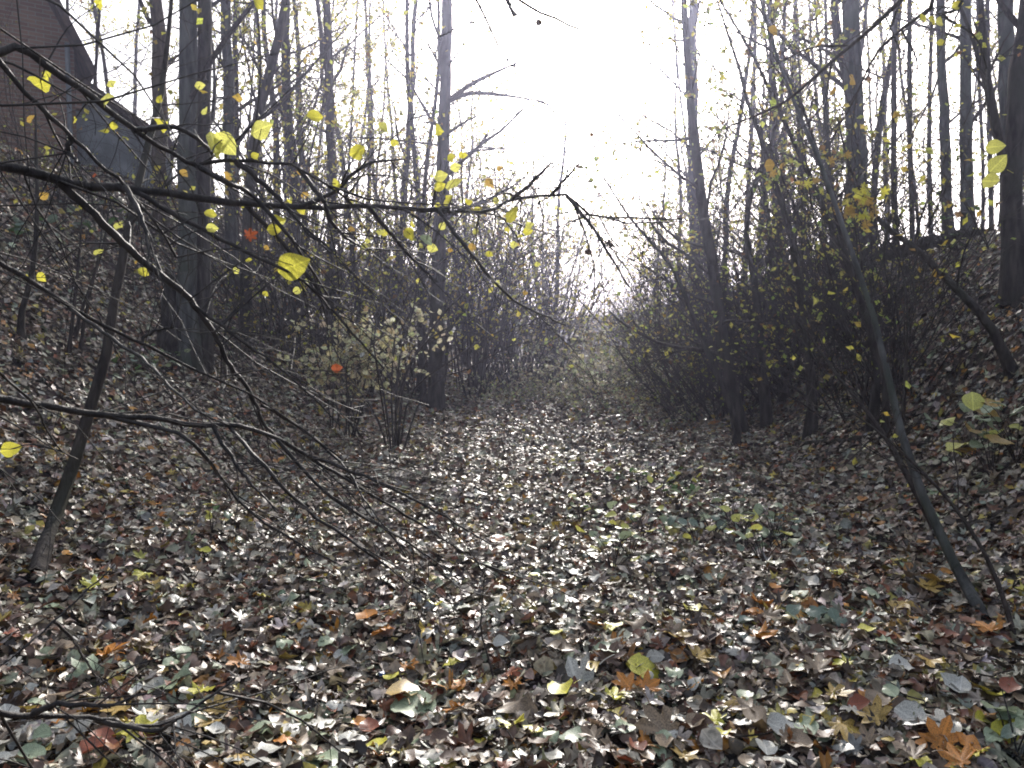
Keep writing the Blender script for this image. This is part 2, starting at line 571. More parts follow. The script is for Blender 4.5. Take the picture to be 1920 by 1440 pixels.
def branch(g, p0, d, L, r, level, lv=None, nsub=5, jit=.16, up=.05, sides=5, droop=0.0, twigr=.0025, leafp=.8):
    n = [4, 5, 7, 9][min(level, 3)]
    path = wander(p0, d, L, n, jit, up, droop)
    tube(g, path, [r, r * .75, max(r * .3, twigr)], max(3, min(sides, 3 + level)))
    if level == 0:
        if lv is not None:
            for k in range(1, n):
                if rng.random() < leafp:
                    lv.p.append(path[k] + rng.normal(0, .02, 3)); lv.n.append(rng.normal(0, 1, 3) + [0, 0, .6])
        return
    for k in range(nsub):
        t = rng.uniform(.22, .98)
        f = t * (n - 1); i = min(int(f), n - 2)
        p = path[i] + (path[i + 1] - path[i]) * (f - i)
        tg = unit(path[i + 1] - path[i])
        branch(g, p, perp_dir(tg, rng.uniform(.45, 1.1), rng.uniform(0, 6.28)), L * rng.uniform(.28, .55) * (1.15 - .5 * t),
               max(r * (1 - .6 * t) * .55, twigr), level - 1, lv, max(3, nsub - 1), jit * 1.15, up, sides, droop, twigr, leafp)


def leaves_to_geo(lv, size, palette, frac=1.0, templ='tiny'):
    g = Geo()
    if not lv.p:
        return None
    p = np.array(lv.p); n = np.array(lv.n)
    if frac < 1:
        m = rng.random(len(p)) < frac
        p, n = p[m], n[m]
    if not len(p):
        return None
    sz = rng.uniform(size[0], size[1], len(p))
    scatter_leaves(g, templ, p, n, sz, pick(palette, len(p), .2), .35)
    return g


def trunk_point(path, t):
    f = t * (len(path) - 1); i = min(int(f), len(path) - 2)
    return path[i] + (path[i + 1] - path[i]) * (f - i), unit(path[i + 1] - path[i]), i


def make_tree(name, path, r0, r1, mat, nlimb=10, tmin=.3, limbL=2.2, leaf=(.05, .085), palette=YELLOW, leaf_frac=.35, sides=10,
              level=2, limb_up=.06, limb_ang=(.6, 1.25), extra=None, flare=1.5, nsub=5, azpref=None, dead=0, merge=False):
    path = np.asarray(path, float)
    base = path[0].copy()
    root = link(name, None, loc=base)
    if r0 > .05 and tmin > .15:
        nlimb = int(nlimb * 1.7); tmin *= .45
    H = np.linalg.norm(path[-1] - path[0])
    n = max(14, int(H * 2.2))
    sp = smooth_path(path, n)
    sp[1:-1] += rng.normal(0, r0 * .10, (n - 2, 3)) * [1, 1, 0]
    g = Geo()
    sd_ = 8 if r0 > .05 else 6
    rr = [r0 * flare, r0 * 1.08, r0, r0 * .95] if r0 > .05 else [r0 * 1.15, r0]
    tt = np.linspace(0, 1, n)
    rad = r0 + (r1 - r0) * tt
    rad[0] *= flare
    if n > 2: rad[1] *= 1 + (flare - 1) * .25
    tube(g, sp, rad, 12 if r0 > .09 else sd_, lump=.05)
    link('trunk', g.mesh('trunk', mat, base), root)
    lv = Leaves()
    for k in range(nlimb):
        t = tmin + (1 - tmin) * (k + rng.uniform(.1, .9)) / nlimb
        p, tg, _ = trunk_point(sp, t)
        az = rng.uniform(0, 6.28)
        d = perp_dir(tg, rng.uniform(*limb_ang), az)
        if azpref is not None and d[0] * azpref < 0 and rng.random() < .6:
            d[0] *= -1
        r = (r0 + (r1 - r0) * t)
        lr = min(r * rng.uniform(.22, .42), .045)
        if not merge or k == 0:
            gl = Geo()
        branch(gl, p, d, limbL * rng.uniform(.6, 1.2) * (1.1 - .55 * t), max(lr, .004), level, lv, nsub, .14, limb_up, 5, 0, .003 if r0 > .05 else .002)
        if not merge or k == nlimb - 1:
            link('branchwork' if merge else 'limb', gl.mesh('limb', M_TWIG, base), root)
    for k in range(dead):
        t = rng.uniform(.08, tmin + .15)
        p, tg, _ = trunk_point(sp, t)
        gl = Geo()
        branch(gl, p, perp_dir(tg, rng.uniform(.9, 1.5), rng.uniform(0, 6.28)), rng.uniform(.5, 1.4), .008, 1, None, 4, .18, -.02, 4, 0, .002)
        link('dead_limb', gl.mesh('dead_limb', M_TWIG, base), root)
    for pts, rad2 in (extra or []):
        gl = Geo()
        ps = smooth_path(pts, 12)
        tube(gl, ps, [rad2, rad2 * .75, rad2 * .25], 6, .04)
        for q in range(7):
            t = rng.uniform(.25, .98)
            p, tg, _ = trunk_point(ps, t)
            branch(gl, p, perp_dir(tg, rng.uniform(.4, 1.0), rng.uniform(0, 6.28)), rng.uniform(.25, .8), rad2 * .3, 1, lv, 4, .16, .06, 4, 0, .002)
        link('limb', gl.mesh('limb', M_TWIG, base), root)
    fg = leaves_to_geo(lv, leaf, palette, leaf_frac)
    if fg is not None:
        link('crown', fg.mesh('crown', M_LEAF, base), root)
    return root


def copy_thing(root, loc, rz=0.0, sc=1.0):
    r = root.copy(); COL.objects.link(r)
    r.location = loc; r.rotation_euler = (0, 0, rz); r.scale = (sc, sc, sc)
    for ch in list(root.children):
        c = ch.copy(); COL.objects.link(c); c.parent = r
        for g2 in list(ch.children):
            e = g2.copy(); COL.objects.link(e); e.parent = c
    return r


def px_path(pts, d, height=None, lean_y=0.0):
    """trunk line through picture positions at depth d; base dropped to the ground; grown on to full height"""
    n = len(pts)
    out = []
    for k, (px, py) in enumerate(pts):
        dd = d + lean_y * k / max(1, n - 1)
        out.append(at(px, py, dd))
    b = out[0].copy(); zz = float(gz(b[0], b[1])) - .06
    if b[2] - zz > .25:
        b[2] = zz; out.insert(0, b)
    else:
        out[0][2] = zz
    if height is not None:
        top = out[-1]
        rest = height - (top[2] - zz)
        if rest > .3:
            dr = unit(out[-1] - out[-2])
            dr = unit(dr * .7 + np.array([0, 0, .5]))
            k = max(1, int(rest / 2.5))
            for j in range(k):
                out.append(out[-1] + dr * rest / k / max(dr[2], .4) + rng.normal(0, .06, 3) * [1, 1, 0])
                dr = unit(dr + [0, 0, .15])
    return out


def pxr(w, d):
    return .5 * w * d / FPX


# ------------------------------------------------------------------ the trees that stand out
def main_trees():
    # big double tree on the left bank
    d = 11.0
    t = make_tree('broadleaf_tree', px_path([(352, 720), (350, 560), (352, 300), (352, 0)], d, 15), pxr(37, d), .06, M_BARKG, 12, .42, 3.0,
                  leaf_frac=.3, flare=1.7, dead=3, level=2)
    b = np.array(t.location)
    g = Geo()
    p = smooth_path(px_path([(384, 690), (380, 500), (381, 250), (384, 0)], d + .2, 14), 30)
    tube(g, p, [pxr(24, d) * 1.4, pxr(24, d), .075, .04], 10, .04)
    link('trunk', g.mesh('trunk', M_BARK, b), t)
    g = Geo()      # knobbly old root stock at the foot
    for k in range(9):
        a = at(310 + rng.uniform(-8, 70), 700 + rng.uniform(-40, 25), d - .1)
        q = at(322 + rng.uniform(-6, 40), 560 + rng.uniform(-60, 50), d - .1 + rng.uniform(-.1, .25))
        a[2] = gz(a[0], a[1]) - .05
        tube(g, smooth_path([a, (a + q) / 2 + rng.normal(0, .05, 3), q], 8), [.12, .10, .05], 8, .10)
    link('root_stock', g.mesh('root_stock', M_BARK, b), t)
    tag(t, 'thick grey double-trunked tree on the left bank with a knobbly dark foot', 'tree')

    t = make_tree('broadleaf_tree', px_path([(300, 330), (299, 150), (294, 0)], 15.0, 14), pxr(28, 15), .06, M_BARKB, 9, .45, 2.4, leaf_frac=.5)
    tag(t, 'straight reddish brown tree on the bank top between the house and the double trunk', 'tree')
    t = make_tree('broadleaf_tree', px_path([(432, 420), (430, 200), (424, 0)], 16.0, 14), pxr(24, 16), .05, M_BARKG, 9, .4, 2.2, leaf_frac=.4)
    tag(t, 'slim greenish grey tree close behind the thick double trunk', 'tree')
    e1 = [at(484, 225, 14), at(520, 200, 14), at(580, 130, 14.2), at(660, 40, 14.4)]
    t = make_tree('leaning_tree', px_path([(462, 640), (465, 420), (480, 240), (508, 120), (535, 0)], 14.0, 11), pxr(22, 14), .04, M_BARK, 7, .5, 2.0,
                  extra=[(e1, .035)], leaf_frac=.3)
    tag(t, 'dark tree forking low on the left bank, its slanting trunk leaning towards the path', 'tree')
    t = make_tree('broadleaf_tree', px_path([(622, 600), (621, 300), (612, 0)], 18.0, 16), pxr(20, 18), .05, M_BARK, 10, .35, 2.4, leaf_frac=.4)
    tag(t, 'straight dark tree midway between the forking leaner and the upright tree by the path', 'tree')

    # upright tree beside the path with its side limbs
    d = 14.8
    ex = [([at(838, 190, d), at(880, 160, d - .2), at(930, 135, d - .3), at(985, 112, d - .4)], .045),
          ([at(838, 192, d), at(880, 175, d + .2), at(940, 178, d + .3), at(1020, 190, d + .4)], .045),
          ([at(832, 255, d), at(870, 230, d), at(905, 212, d)], .03),
          ([at(826, 178, d), at(800, 150, d), at(772, 138, d)], .02),
          ([at(836, 130, d), at(870, 80, d - .5), at(890, 20, d - .8)], .022),
          ([at(828, 272, d), at(760, 265, d), at(690, 258, d - .3), at(600, 260, d - .5)], .02),
          ([at(838, 60, d), at(880, 40, d), at(915, 60, d)], .015)]
    t = make_tree('broadleaf_tree', px_path([(816, 772), (820, 600), (830, 350), (834, 150), (836, 0)], d, 15), pxr(30, d), .05, M_BARK, 9, .5, 2.2,
                  extra=ex, leaf_frac=.3, flare=1.45, dead=2)
    tag(t, 'upright dark tree at the left edge of the path with long sideways limbs', 'tree')
    t = make_tree('broadleaf_tree', px_path([(792, 560), (798, 330), (820, 160), (822, 0)], 15.4, 12), pxr(11, 15.4), .02, M_BARK, 7, .4, 1.6, leaf_frac=.4)
    tag(t, 'thin dark stem rising right behind the upright tree beside the path', 'tree')
    t = make_tree('broadleaf_tree', px_path([(790, 620), (785, 380), (766, 180), (763, 0)], 16.5, 12), pxr(14, 16.5), .025, M_BARK, 8, .35, 1.7, leaf_frac=.6)
    tag(t, 'slender wavy tree a little left of the upright tree by the path', 'tree')

    # right hand side
    d = 20.0
    t = make_tree('broadleaf_tree', px_path([(1302, 640), (1300, 300), (1299, 0)], d, 18), pxr(24, d), .05, M_BARK, 10, .3, 2.6, leaf_frac=.35)
    tag(t, 'tall straight tree right beside the bright gap above the path', 'tree')
    d = 10.6
    t = make_tree('leaning_tree', px_path([(1392, 832), (1360, 660), (1335, 500), (1312, 350), (1296, 200), (1285, 60)], d, 8.2), pxr(26, d), .02, M_BARK, 12, .25, 1.7, leaf_frac=.5, flare=1.3)
    tag(t, 'dark leaning tree rooted at the right edge of the path among brush', 'tree')
    d = 14.0
    ex = [([at(1608, 250, d), at(1590, 150, d + .2), at(1568, 50, d + .3), at(1560, -120, d + .4)], .11)]
    t = make_tree('broadleaf_tree', px_path([(1612, 620), (1608, 420), (1606, 250), (1600, 100), (1592, 0)], d, 15), pxr(38, d), .06, M_BARKG, 11, .45, 2.8,
                  extra=ex, leaf_frac=.35, flare=1.5)
    tag(t, 'thick forked grey tree on the right bank behind the slanting saplings', 'tree')
    d = 8.2
    ex = [([at(1888, 330, d), at(1856, 180, d - .2), at(1842, 60, d - .3), at(1830, -150, d - .2)], .05),
          ([at(1880, 300, d), at(1835, 110, d), at(1800, 10, d), at(1760, -90, d)], .03)]
    t = make_tree('broadleaf_tree', px_path([(1900, 640), (1903, 480), (1898, 330), (1912, 160), (1935, -60)], d, 10), pxr(40, d), .05, M_BARK, 10, .4, 2.4,
                  extra=ex, leaf_frac=.5, flare=1.4)
    tag(t, 'gnarled dark tree on the right bank splitting into several curved stems', 'tree')
    t = make_tree('broadleaf_tree', px_path([(1893, 470), (1892, 250), (1886, 0)], 12.5, 13), pxr(30, 12.5), .06, M_BARKG, 8, .5, 2.2, leaf_frac=.4)
    tag(t, 'pale green-grey tree standing just behind the gnarled dark tree', 'tree')
    for px, w, d, dx in ((1772, 20, 16, -8), (1812, 24, 15.2, 0), (1675, 11, 17, 4), (1706, 10, 18, 0), (1742, 9, 21, 6), (1856, 10, 19, -5)):
        t = make_tree('broadleaf_tree', px_path([(px + 6, 470), (px, 260), (px + dx, 0)], d, 13), pxr(w, d), .03, M_BARKG if w > 15 else M_BARK, 9, .35, 1.9, leaf_frac=.5)
        tag(t, 'slim tree standing on the crest of the right bank against the sky', 'tree', 'slim trees on the crest of the right bank')

    # near leaning sapling at the right, and its thin neighbours
    t = make_tree('leaning_sapling', [hit(1845, 1160), at(1800, 1075, 4.3), at(1740, 955, 4.45), at(1700, 850, 4.6), at(1668, 715, 4.8), at(1640, 600, 5.0),
                                       at(1590, 450, 5.2), at(1540, 310, 5.4), at(1480, 170, 5.6), at(1425, 0, 5.8), at(1405, -130, 6.0)],
                  pxr(19, 4.3), .006, M_BARKG, 14, .22, 1.1, leaf=(.04, .07), leaf_frac=.22, flare=1.25, level=2, nsub=4, limb_ang=(.4, .9))
    tag(t, 'long thin grey-brown sapling slanting up leftwards from the litter', 'sapling')
    t = make_tree('leaning_sapling', [hit(1905, 1205), at(1860, 1065, 3.95), at(1800, 965, 4.1), at(1745, 900, 4.2), at(1660, 820, 4.4), at(1570, 755, 4.6), at(1480, 700, 4.8)],
                  pxr(10, 3.9), .003, M_TWIG, 9, .3, .55, leaf=(.03, .05), leaf_frac=.08, flare=1.1, level=1, nsub=4)
    tag(t, 'thin dark whip bent over leftwards beside the long slanting sapling', 'sapling')
    t = make_tree('leaning_sapling', [hit(1760, 1000), at(1700, 890, 5.6), at(1640, 790, 5.8), at(1560, 690, 6.0), at(1500, 600, 6.1)],
                  pxr(16, 5.5), .005, M_TWIG, 8, .35, .8, leaf_frac=.1, level=1)
    tag(t, 'dark stem lying slanted behind the foot of the long sapling', 'sapling')
    d = 7.0
    t = make_tree('leaning_sapling', px_path([(1905, 670), (1850, 600), (1780, 530), (1720, 470), (1650, 415), (1600, 330), (1570, 220)], d), pxr(20, d), .006, M_BARK, 9, .3, 1.0,
                  leaf=(.05, .09), palette=YELLOW, leaf_frac=.5, level=1)
    tag(t, 'dark slanting sapling growing out of the right bank towards the path', 'sapling')
    for pts, w, d, lab in (
            ([(1640, 650), (1560, 430), (1480, 250), (1410, 100), (1350, 0)], 12, 8.5, 'thin sapling arching left over the brush of the right bank'),
            ([(1520, 720), (1490, 480), (1440, 300), (1385, 130), (1345, 0)], 14, 9.5, 'dark slanting sapling in the middle of the right brush'),
            ([(1660, 720), (1600, 520), (1545, 330), (1500, 190), (1440, 90), (1380, 60)], 9, 8.0, 'very thin sapling crossing the thick forked grey tree'),
            ([(1440, 800), (1420, 560), (1400, 400), (1455, 230), (1440, 60), (1432, 0)], 13, 11, 'crooked sapling standing beside the dark leaning tree'),
            ([(1380, 790), (1310, 620), (1260, 500), (1190, 420), (1130, 330)], 9, 10, 'thin sapling reaching left across the bright gap'),
            ([(1565, 640), (1560, 400), (1545, 180), (1528, 0)], 18, 13, 'dark straight sapling left of the thick forked grey tree'),
            ([(1470, 760), (1460, 600), (1440, 420), (1430, 280), (1432, 140)], 12, 12, 'upright sapling within the darkest brush on the right')):
        t = make_tree('slender_sapling', px_path(pts, d, None), pxr(w * 1.45, d), .010, M_BARK, 13, .2, 1.4, leaf=(.05, .08), palette=YGREEN, leaf_frac=.5, level=2, nsub=4, limb_ang=(.4, 1.0))
        tag(t, lab, 'sapling')

    # left stems
    t = make_tree('leaning_sapling', [hit(68, 1085), at(105, 960, 4.95), at(150, 830, 5.0), at(190, 690, 5.05), at(215, 570, 5.1), at(236, 455, 5.1), at(262, 330, 5.2), at(300, 190, 5.3), at(318, 40, 5.4), at(330, -120, 5.4)],
                  pxr(30, 4.9), .010, M_BARK, 8, .55, .9, leaf=(.05, .08), leaf_frac=.2, flare=1.2, level=1)
    tag(t, 'young grey-brown tree leaning right at the foot of the left bank', 'sapling')
    t = make_tree('slender_sapling', px_path([(40, 590), (62, 500), (70, 380), (66, 200)], 8.5), pxr(13, 8.5), .01, M_BARK, 6, .4, .8, leaf_frac=.2, level=1)
    tag(t, 'short dark crooked sapling high on the left bank below the house', 'sapling')
    for k, (px, py, d) in enumerate(((128, 690, 9.0), (150, 690, 9.2), (140, 640, 9.4))):
        t = make_tree('slender_sapling', px_path([(px, py), (px + 8, 600), (px + 20 + 14 * k, 480), (px + 30 + 20 * k, 360)], d), .025, .006, M_TWIG, 6, .3, .7, leaf_frac=.1, level=1)
        tag(t, 'thin dark stem of a clump rising from the left bank litter', 'sapling', 'clump of stems on the left bank')


main_trees()


# ------------------------------------------------------------------ background trees: a few builds, many copies
def backgrounds():
    protos = []
    for k in range(6):
        H = rng.uniform(13, 17)
        path = [np.array([0, 0, 0.])]
        dr = np.array([rng.normal(0, .05), rng.normal(0, .05), 1.])
        for j in range(6):
            path.append(path[-1] + dr * H / 6 + rng.normal(0, .12, 3) * [1, 1, 0])
        t = make_tree('woodland_tree', path, (.05, .07, .09, .11, .13, .06)[k], .02, M_BARK, 26, .08, 2.5, leaf=(.06, .10), palette=YELLOW if k % 2 else YGREEN, leaf_frac=.9, level=2, nsub=6, merge=True)
        protos.append(t)
    spots = []
    # left wood behind the bank, far end, right wood
    for px, d in ((180, 19), (235, 24), (405, 22), (520, 20), (556, 17), (585, 28), (650, 24), (680, 19), (705, 30), (735, 23), (870, 27),
                  (905, 22), (930, 31), (955, 26), (985, 34), (1015, 29), (1040, 24), (1062, 40), (460, 27), (330, 26),
                  (1225, 33), (1250, 26), (1275, 22), (1330, 24), (1365, 30), (1395, 21), (1420, 26), (1465, 23), (1500, 30), (1530, 22), (1640, 25),
                  (1240, 42), (1020, 46), (960, 44), (1310, 38), (880, 40), (790, 36), (620, 38), (1560, 34), (1480, 40), (260, 34), (1900, 26), (1790, 30), (445, 18), (500, 24), (540, 31), (575, 22), (600, 34), (635, 21), (665, 33), (695, 26), (725, 18.5), (750, 29), (850, 33), (210, 28), (150, 22),
                  (1345, 17.5), (1410, 19), (1450, 17), (1485, 26), (1515, 19), (1545, 27), (1575, 21), (1625, 19.5), (1655, 30), (1725, 25), (1835, 22), (1880, 20), (1920, 17),
                  (1085, 62), (1120, 75), (1150, 66), (1190, 72), (1225, 60)):
        spots.append((px, d))
    for k, (px, d) in enumerate(spots):
        x = (px - 960) / FPX * d
        loc = (x, d, float(gz(x, d)) - .08)
        pr = protos[k % 6]
        sc = rng.uniform(.75, 1.1)
        if 850 < px < 1280:
            sc *= .62 if d < 30 else .72 if d < 50 else .4
        if k < 6:
            o = pr; o.location = loc; o.rotation_euler = (0, 0, rng.uniform(0, 6.28)); o.scale = (sc,) * 3
        else:
            o = copy_thing(pr, loc, rng.uniform(0, 6.28), sc)
        s = x - .086 * d
        kind = ('very slender', 'slim', 'slim', 'stout', 'stout', 'very slender')[k % 6]
        if 850 < px < 1280:
            where = 'hazy at the far end of the path' if d > 30 else 'hazy in the thicket left of the bright gap' if px < 1100 else 'hazy in the thicket right of the bright gap'
        elif px < 300:
            where = 'in the wood around the brick house'
        elif px < 480:
            where = 'in the wood behind the double-trunked tree'
        elif px < 630:
            where = 'between the forking leaner and the straight dark tree'
        elif px < 850:
            where = 'between the straight dark tree and the upright path tree'
        elif px < 1400:
            where = 'behind the dark leaning tree of the right brush'
        elif px < 1600:
            where = 'in the wood behind the right brush, near the thick forked tree'
        else:
            where = 'in the open wood beyond the crest of the right bank'
        tag(o, kind + ' thin-leaved tree ' + where, 'tree', kind + ' trees ' + where)


backgrounds()


# ------------------------------------------------------------------ shrubs
def make_shrub(nst, H, spread, r, level, leaf, pal, frac, nsub=5, up=.03, droop=.05, lean=0.0, mat=None):
    root = link('shrub', None)
    lv = Leaves()
    g = Geo()
    for k in range(nst):
        az = rng.uniform(0, 6.28)
        d = np.array([math.cos(az) * spread + lean, math.sin(az) * spread, 1.0])
        p = np.array([math.cos(az), math.sin(az), 0]) * rng.uniform(.02, .3) - [0, 0, .08]
        branch(g, p, d, H * rng.uniform(.4, 1.25), r * rng.uniform(.6, 1.2), level, lv, nsub, .13, up, 5, droop, .0028)
    link('branchwork', g.mesh('branchwork', mat or M_TWIG), root)
    fg = leaves_to_geo(lv, leaf, pal, frac)
    if fg: link('foliage', fg.mesh('foliage', M_LEAF), root)
    return root


def shrubs():
    A = [make_shrub(12, H_, sp_, .013, 2, (.05, .09), YGREEN, .13, 6, lean=-.4) for H_, sp_ in ((2.4, .8), (3.4, .45), (1.7, 1.1), (3.0, .6), (3.9, .35))]   # brush of the right bank
    B = [make_shrub(9, H_, 1.0, .006, 2, (.06, .11), DRY, .8, 4, mat=M_BARKG) for H_ in (1.1, 1.5, 1.9, 1.3)]      # low pale leafed undergrowth
    C = [make_shrub(10, H_, .3, .016, 2, (.055, .09), YELLOW, .45, 6) for H_ in (3.4, 4.6, 5.4, 4.0)]    # tall thicket
    used = set()

    def put(P, k, px, d, lab, grp, sc=1.0):
        rz = rng.uniform(-.7, .7) if P is A else rng.uniform(0, 6.28)
        x = (px - 960) / FPX * d
        loc = (x, d, float(gz(x, d)) - .03)
        o = P[k % len(P)]
        s = sc * rng.uniform(.85, 1.15)
        if id(o) not in used:
            used.add(id(o)); o.location = loc; o.rotation_euler = (0, 0, rz); o.scale = (s,) * 3
        else:
            o = copy_thing(o, loc, rz, s)
        tag(o, lab, 'shrub', grp)
    for k, (px, d) in enumerate(((1330, 11.2), (1370, 12.5), (1420, 10.4), (1445, 12), (1480, 10.2), (1510, 11.5), (1540, 9.6), (1575, 10.8), (1600, 9.4), (1640, 10.5),
                                 (1690, 10), (1340, 14), (1400, 15), (1480, 14.5), (1560, 13.5), (1640, 13), (1720, 12), (1800, 11.5), (1860, 10.5), (1290, 13.2), (1500, 17), (1580, 16), (1430, 18),
                                 (1350, 10.6), (1450, 11), (1390, 11.8), (1550, 12.2), (1620, 11.6), (1310, 15.5), (1660, 8.8), (1710, 8.6), (1500, 9.8), (1280, 16))):
        if px < 1560 and d < 12.4:
            d = 12.0 + (d - 9.6) * .5
        if px < 1360:
            lab = 'dark tangled brush between the bright gap and the dark leaning tree'
        elif px < 1470:
            lab = 'dark tangled brush just right of the dark leaning tree'
        elif px < 1660:
            lab = 'dark tangled brush in front of the thick forked grey tree'
        else:
            lab = 'thin dark brush on the right bank below the crest log'
        put(A, k, px, d, lab, lab.replace('dark tangled brush', 'brush'), .75 if px > 1640 else 1.0)
    for k, (px, d) in enumerate(((1250, 12.6), (1240, 13.5), (1200, 14.2), (1160, 14.8), (1120, 14), (1080, 14.6), (1030, 14.4), (985, 15.2), (940, 15.8), (900, 16.6), (1100, 16.6), (1180, 16.2), (1010, 17.5), (1230, 15.6),
                                 (1060, 18.5), (1140, 18.5), (960, 18), (1210, 18.5), (1100, 21), (1040, 16), (1150, 20.5), (1000, 20), (920, 19), (1260, 17), (1190, 21.5), (1070, 24), (1130, 25), (1170, 27), (1110, 29), (1170, 15.4), (1215, 16.8), (1250, 18.6), (1160, 18), (1130, 16.2), (1225, 20))):
        if px < 1060 and d < 15.5:
            continue
        lab = 'low pale-leaved bush of the undergrowth closing the path' if d < 17 else 'low pale-leaved bush deeper in the undergrowth where the path narrows'
        put(B, k, px, d, lab, 'front row of pale undergrowth' if d < 17 else 'deeper pale undergrowth', (.55 if d < 15 else .75 if d < 18 else 1.0) * (1.45 if px > 1095 else .8))
    for k, (px, d) in enumerate(((870, 19), (905, 21), (940, 23), (975, 22), (1005, 25), (1035, 23), (1060, 27), (850, 23), (800, 19), (760, 18), (700, 17), (640, 18), (580, 19), (540, 17), (660, 21),
                                 (740, 21), (890, 27), (960, 29), (1030, 32), (1075, 31), (1110, 34), (1090, 42), (1130, 45), (1160, 40), (885, 17.5), (920, 18.6), (955, 20), (990, 21), (1020, 22), (1045, 25), (1065, 24), (830, 21),
                                 (720, 15.5), (680, 14.5), (620, 15), (560, 14), (770, 16), (500, 14.5), (1000, 28), (930, 26))):
        if d > 30:
            lab = 'tall hazy thicket bush at the very end of the path'
        elif px < 800:
            lab = 'tall twiggy bush on the left slope behind the fan-shaped bush'
        else:
            lab = 'tall twiggy thicket bush between the upright tree and the bright gap'
        put(C, k, px, d, lab, lab.replace('tall twiggy ', '').replace('tall ', ''), 1.15 if px < 800 else .6 if px > 1058 else 1.4)
    for k, (px, d) in enumerate(((1200, 26), (1230, 24), (1260, 20), (1290, 22), (1320, 19), (1185, 32), (1215, 36), (1150, 50), (1175, 56), (1200, 48), (1235, 52), (1130, 60), (1165, 64), (1105, 54), (1210, 60), (1080, 58), (1185, 70), (1140, 72), (1260, 58), (1250, 30), (1350, 21), (1390, 24), (1450, 21), (1530, 20), (1275, 18), (1245, 21.5), (1305, 17), (1220, 28))):
        lab = 'tall hazy thicket bush at the very end of the path' if d > 45 else 'tall twiggy thicket bush around the straight tree beside the bright gap' if px < 1330 else 'tall twiggy bush far back behind the dark leaning tree'
        put(C, k + 1, px, d, lab, lab.replace('tall twiggy ', '').replace('tall ', ''), .6 if px < 1240 and d < 45 else 1.0 if d > 45 else 1.25)
    for k, (px, d) in enumerate(((430, 15), (490, 16), (560, 15), (250, 14), (200, 13), (120, 12.5), (40, 12), (380, 17.5), (330, 13.5), (450, 12.5), (520, 12.5), (600, 12.5))):
        lab = 'small twiggy bush on the bank below the brick house' if px < 300 else 'small twiggy bush on the left slope beside the double-trunked tree'
        put(A, k, px, d, lab, lab.replace('small twiggy ', ''), .55)

    # the single fan shaped bush beside the path, and its pale leafed neighbour
    d = 9.4
    base = hit(745, 858)
    root = link('shrub', None, loc=base)
    lv = Leaves()
    for pts, r in (([(745, 858), (752, 760), (765, 690), (830, 590), (900, 530), (1000, 470)], .018), ([(740, 858), (748, 740), (800, 640), (900, 590), (1010, 540)], .015),
                   ([(748, 856), (770, 740), (840, 680), (940, 620), (1060, 600)], .013), ([(742, 855), (745, 700), (770, 600), (800, 480), (850, 380)], .015),
                   ([(735, 855), (720, 740), (700, 640), (720, 540), (700, 440)], .013), ([(752, 856), (800, 730), (880, 690), (990, 640), (1090, 690)], .011),
                   ([(738, 855), (735, 700), (760, 560), (880, 450), (960, 380)], .013), ([(730, 850), (700, 770), (650, 700), (600, 600), (540, 520)], .012)):
        g = Geo()
        p = smooth_path([at(px, py, d + rng.uniform(-.3, .3)) for px, py in pts], 12)
        p[0][2] = base[2] - .08
        tube(g, p, [r * 1.1, r * .8, r * .25], 5, .04)
        for q in range(12):
            t = rng.uniform(.25, .97)
            pp, tg, _ = trunk_point(p, t)
            branch(g, pp, perp_dir(tg, rng.uniform(.4, 1.0), rng.uniform(0, 6.28)), rng.uniform(.2, .7), r * .35, 1, lv, 3, .15, .03, 4, 0, .0022)
        link('stem', g.mesh('stem', M_TWIG, base), root)
    fg = leaves_to_geo(lv, (.05, .085), YELLOW, .07, 'ovate_mid')
    link('foliage', fg.mesh('foliage', M_LEAF, base), root)
    tag(root, 'fan-shaped bare bush with yellow leaves in front of the upright tree beside the path', 'shrub')

    base = hit(655, 825)
    d = base[1]
    root = link('shrub', None, loc=base)
    lv = Leaves()
    for k in range(12):
        g = Geo()
        e = at(rng.uniform(560, 770), rng.uniform(590, 690), d + rng.uniform(-.7, .7))
        b0 = base + rng.normal(0, .12, 3) * [1, 1, 0]; b0[2] = base[2] - .06
        p = smooth_path([b0, b0 * .5 + e * .5 + [rng.normal(0, .06), 0, .15], e, e + [rng.uniform(-.3, .5), rng.normal(0, .3), rng.uniform(-.15, .1)]], 12)
        tube(g, p, [.012, .008, .003], 4, .04)
        for q in range(9):
            pp, tg, _ = trunk_point(p, rng.uniform(.5, .98))
            branch(g, pp, unit(np.array([rng.normal(.2, .7), rng.normal(0, .6), rng.normal(0, .18)])), rng.uniform(.25, .6), .004, 1, lv, 4, .15, 0, 4, 0, .002, 1.0)
        link('stem', g.mesh('stem', M_TWIG, base), root)
    fg = leaves_to_geo(lv, (.05, .10), [(4, (.66, .63, .42)), (3, (.58, .53, .30)), (1, (.40, .30, .14))], .75, 'ovate_mid')
    link('foliage', fg.mesh('foliage', M_LEAF, base), root)
    tag(root, 'arching bush covered in pale cream leaves left of the fan-shaped bush', 'shrub')


shrubs()


# ------------------------------------------------------------------ house on the left bank
def box(g, x0, x1, y0, y1, z0, z1):
    v = [(x, y, z) for z in (z0, z1) for y in (y0, y1) for x in (x0, x1)]
    g.add(v, quads=[(0, 2, 3, 1), (4, 5, 7, 6), (0, 1, 5, 4), (2, 6, 7, 3), (0, 4, 6, 2), (1, 3, 7, 5)])


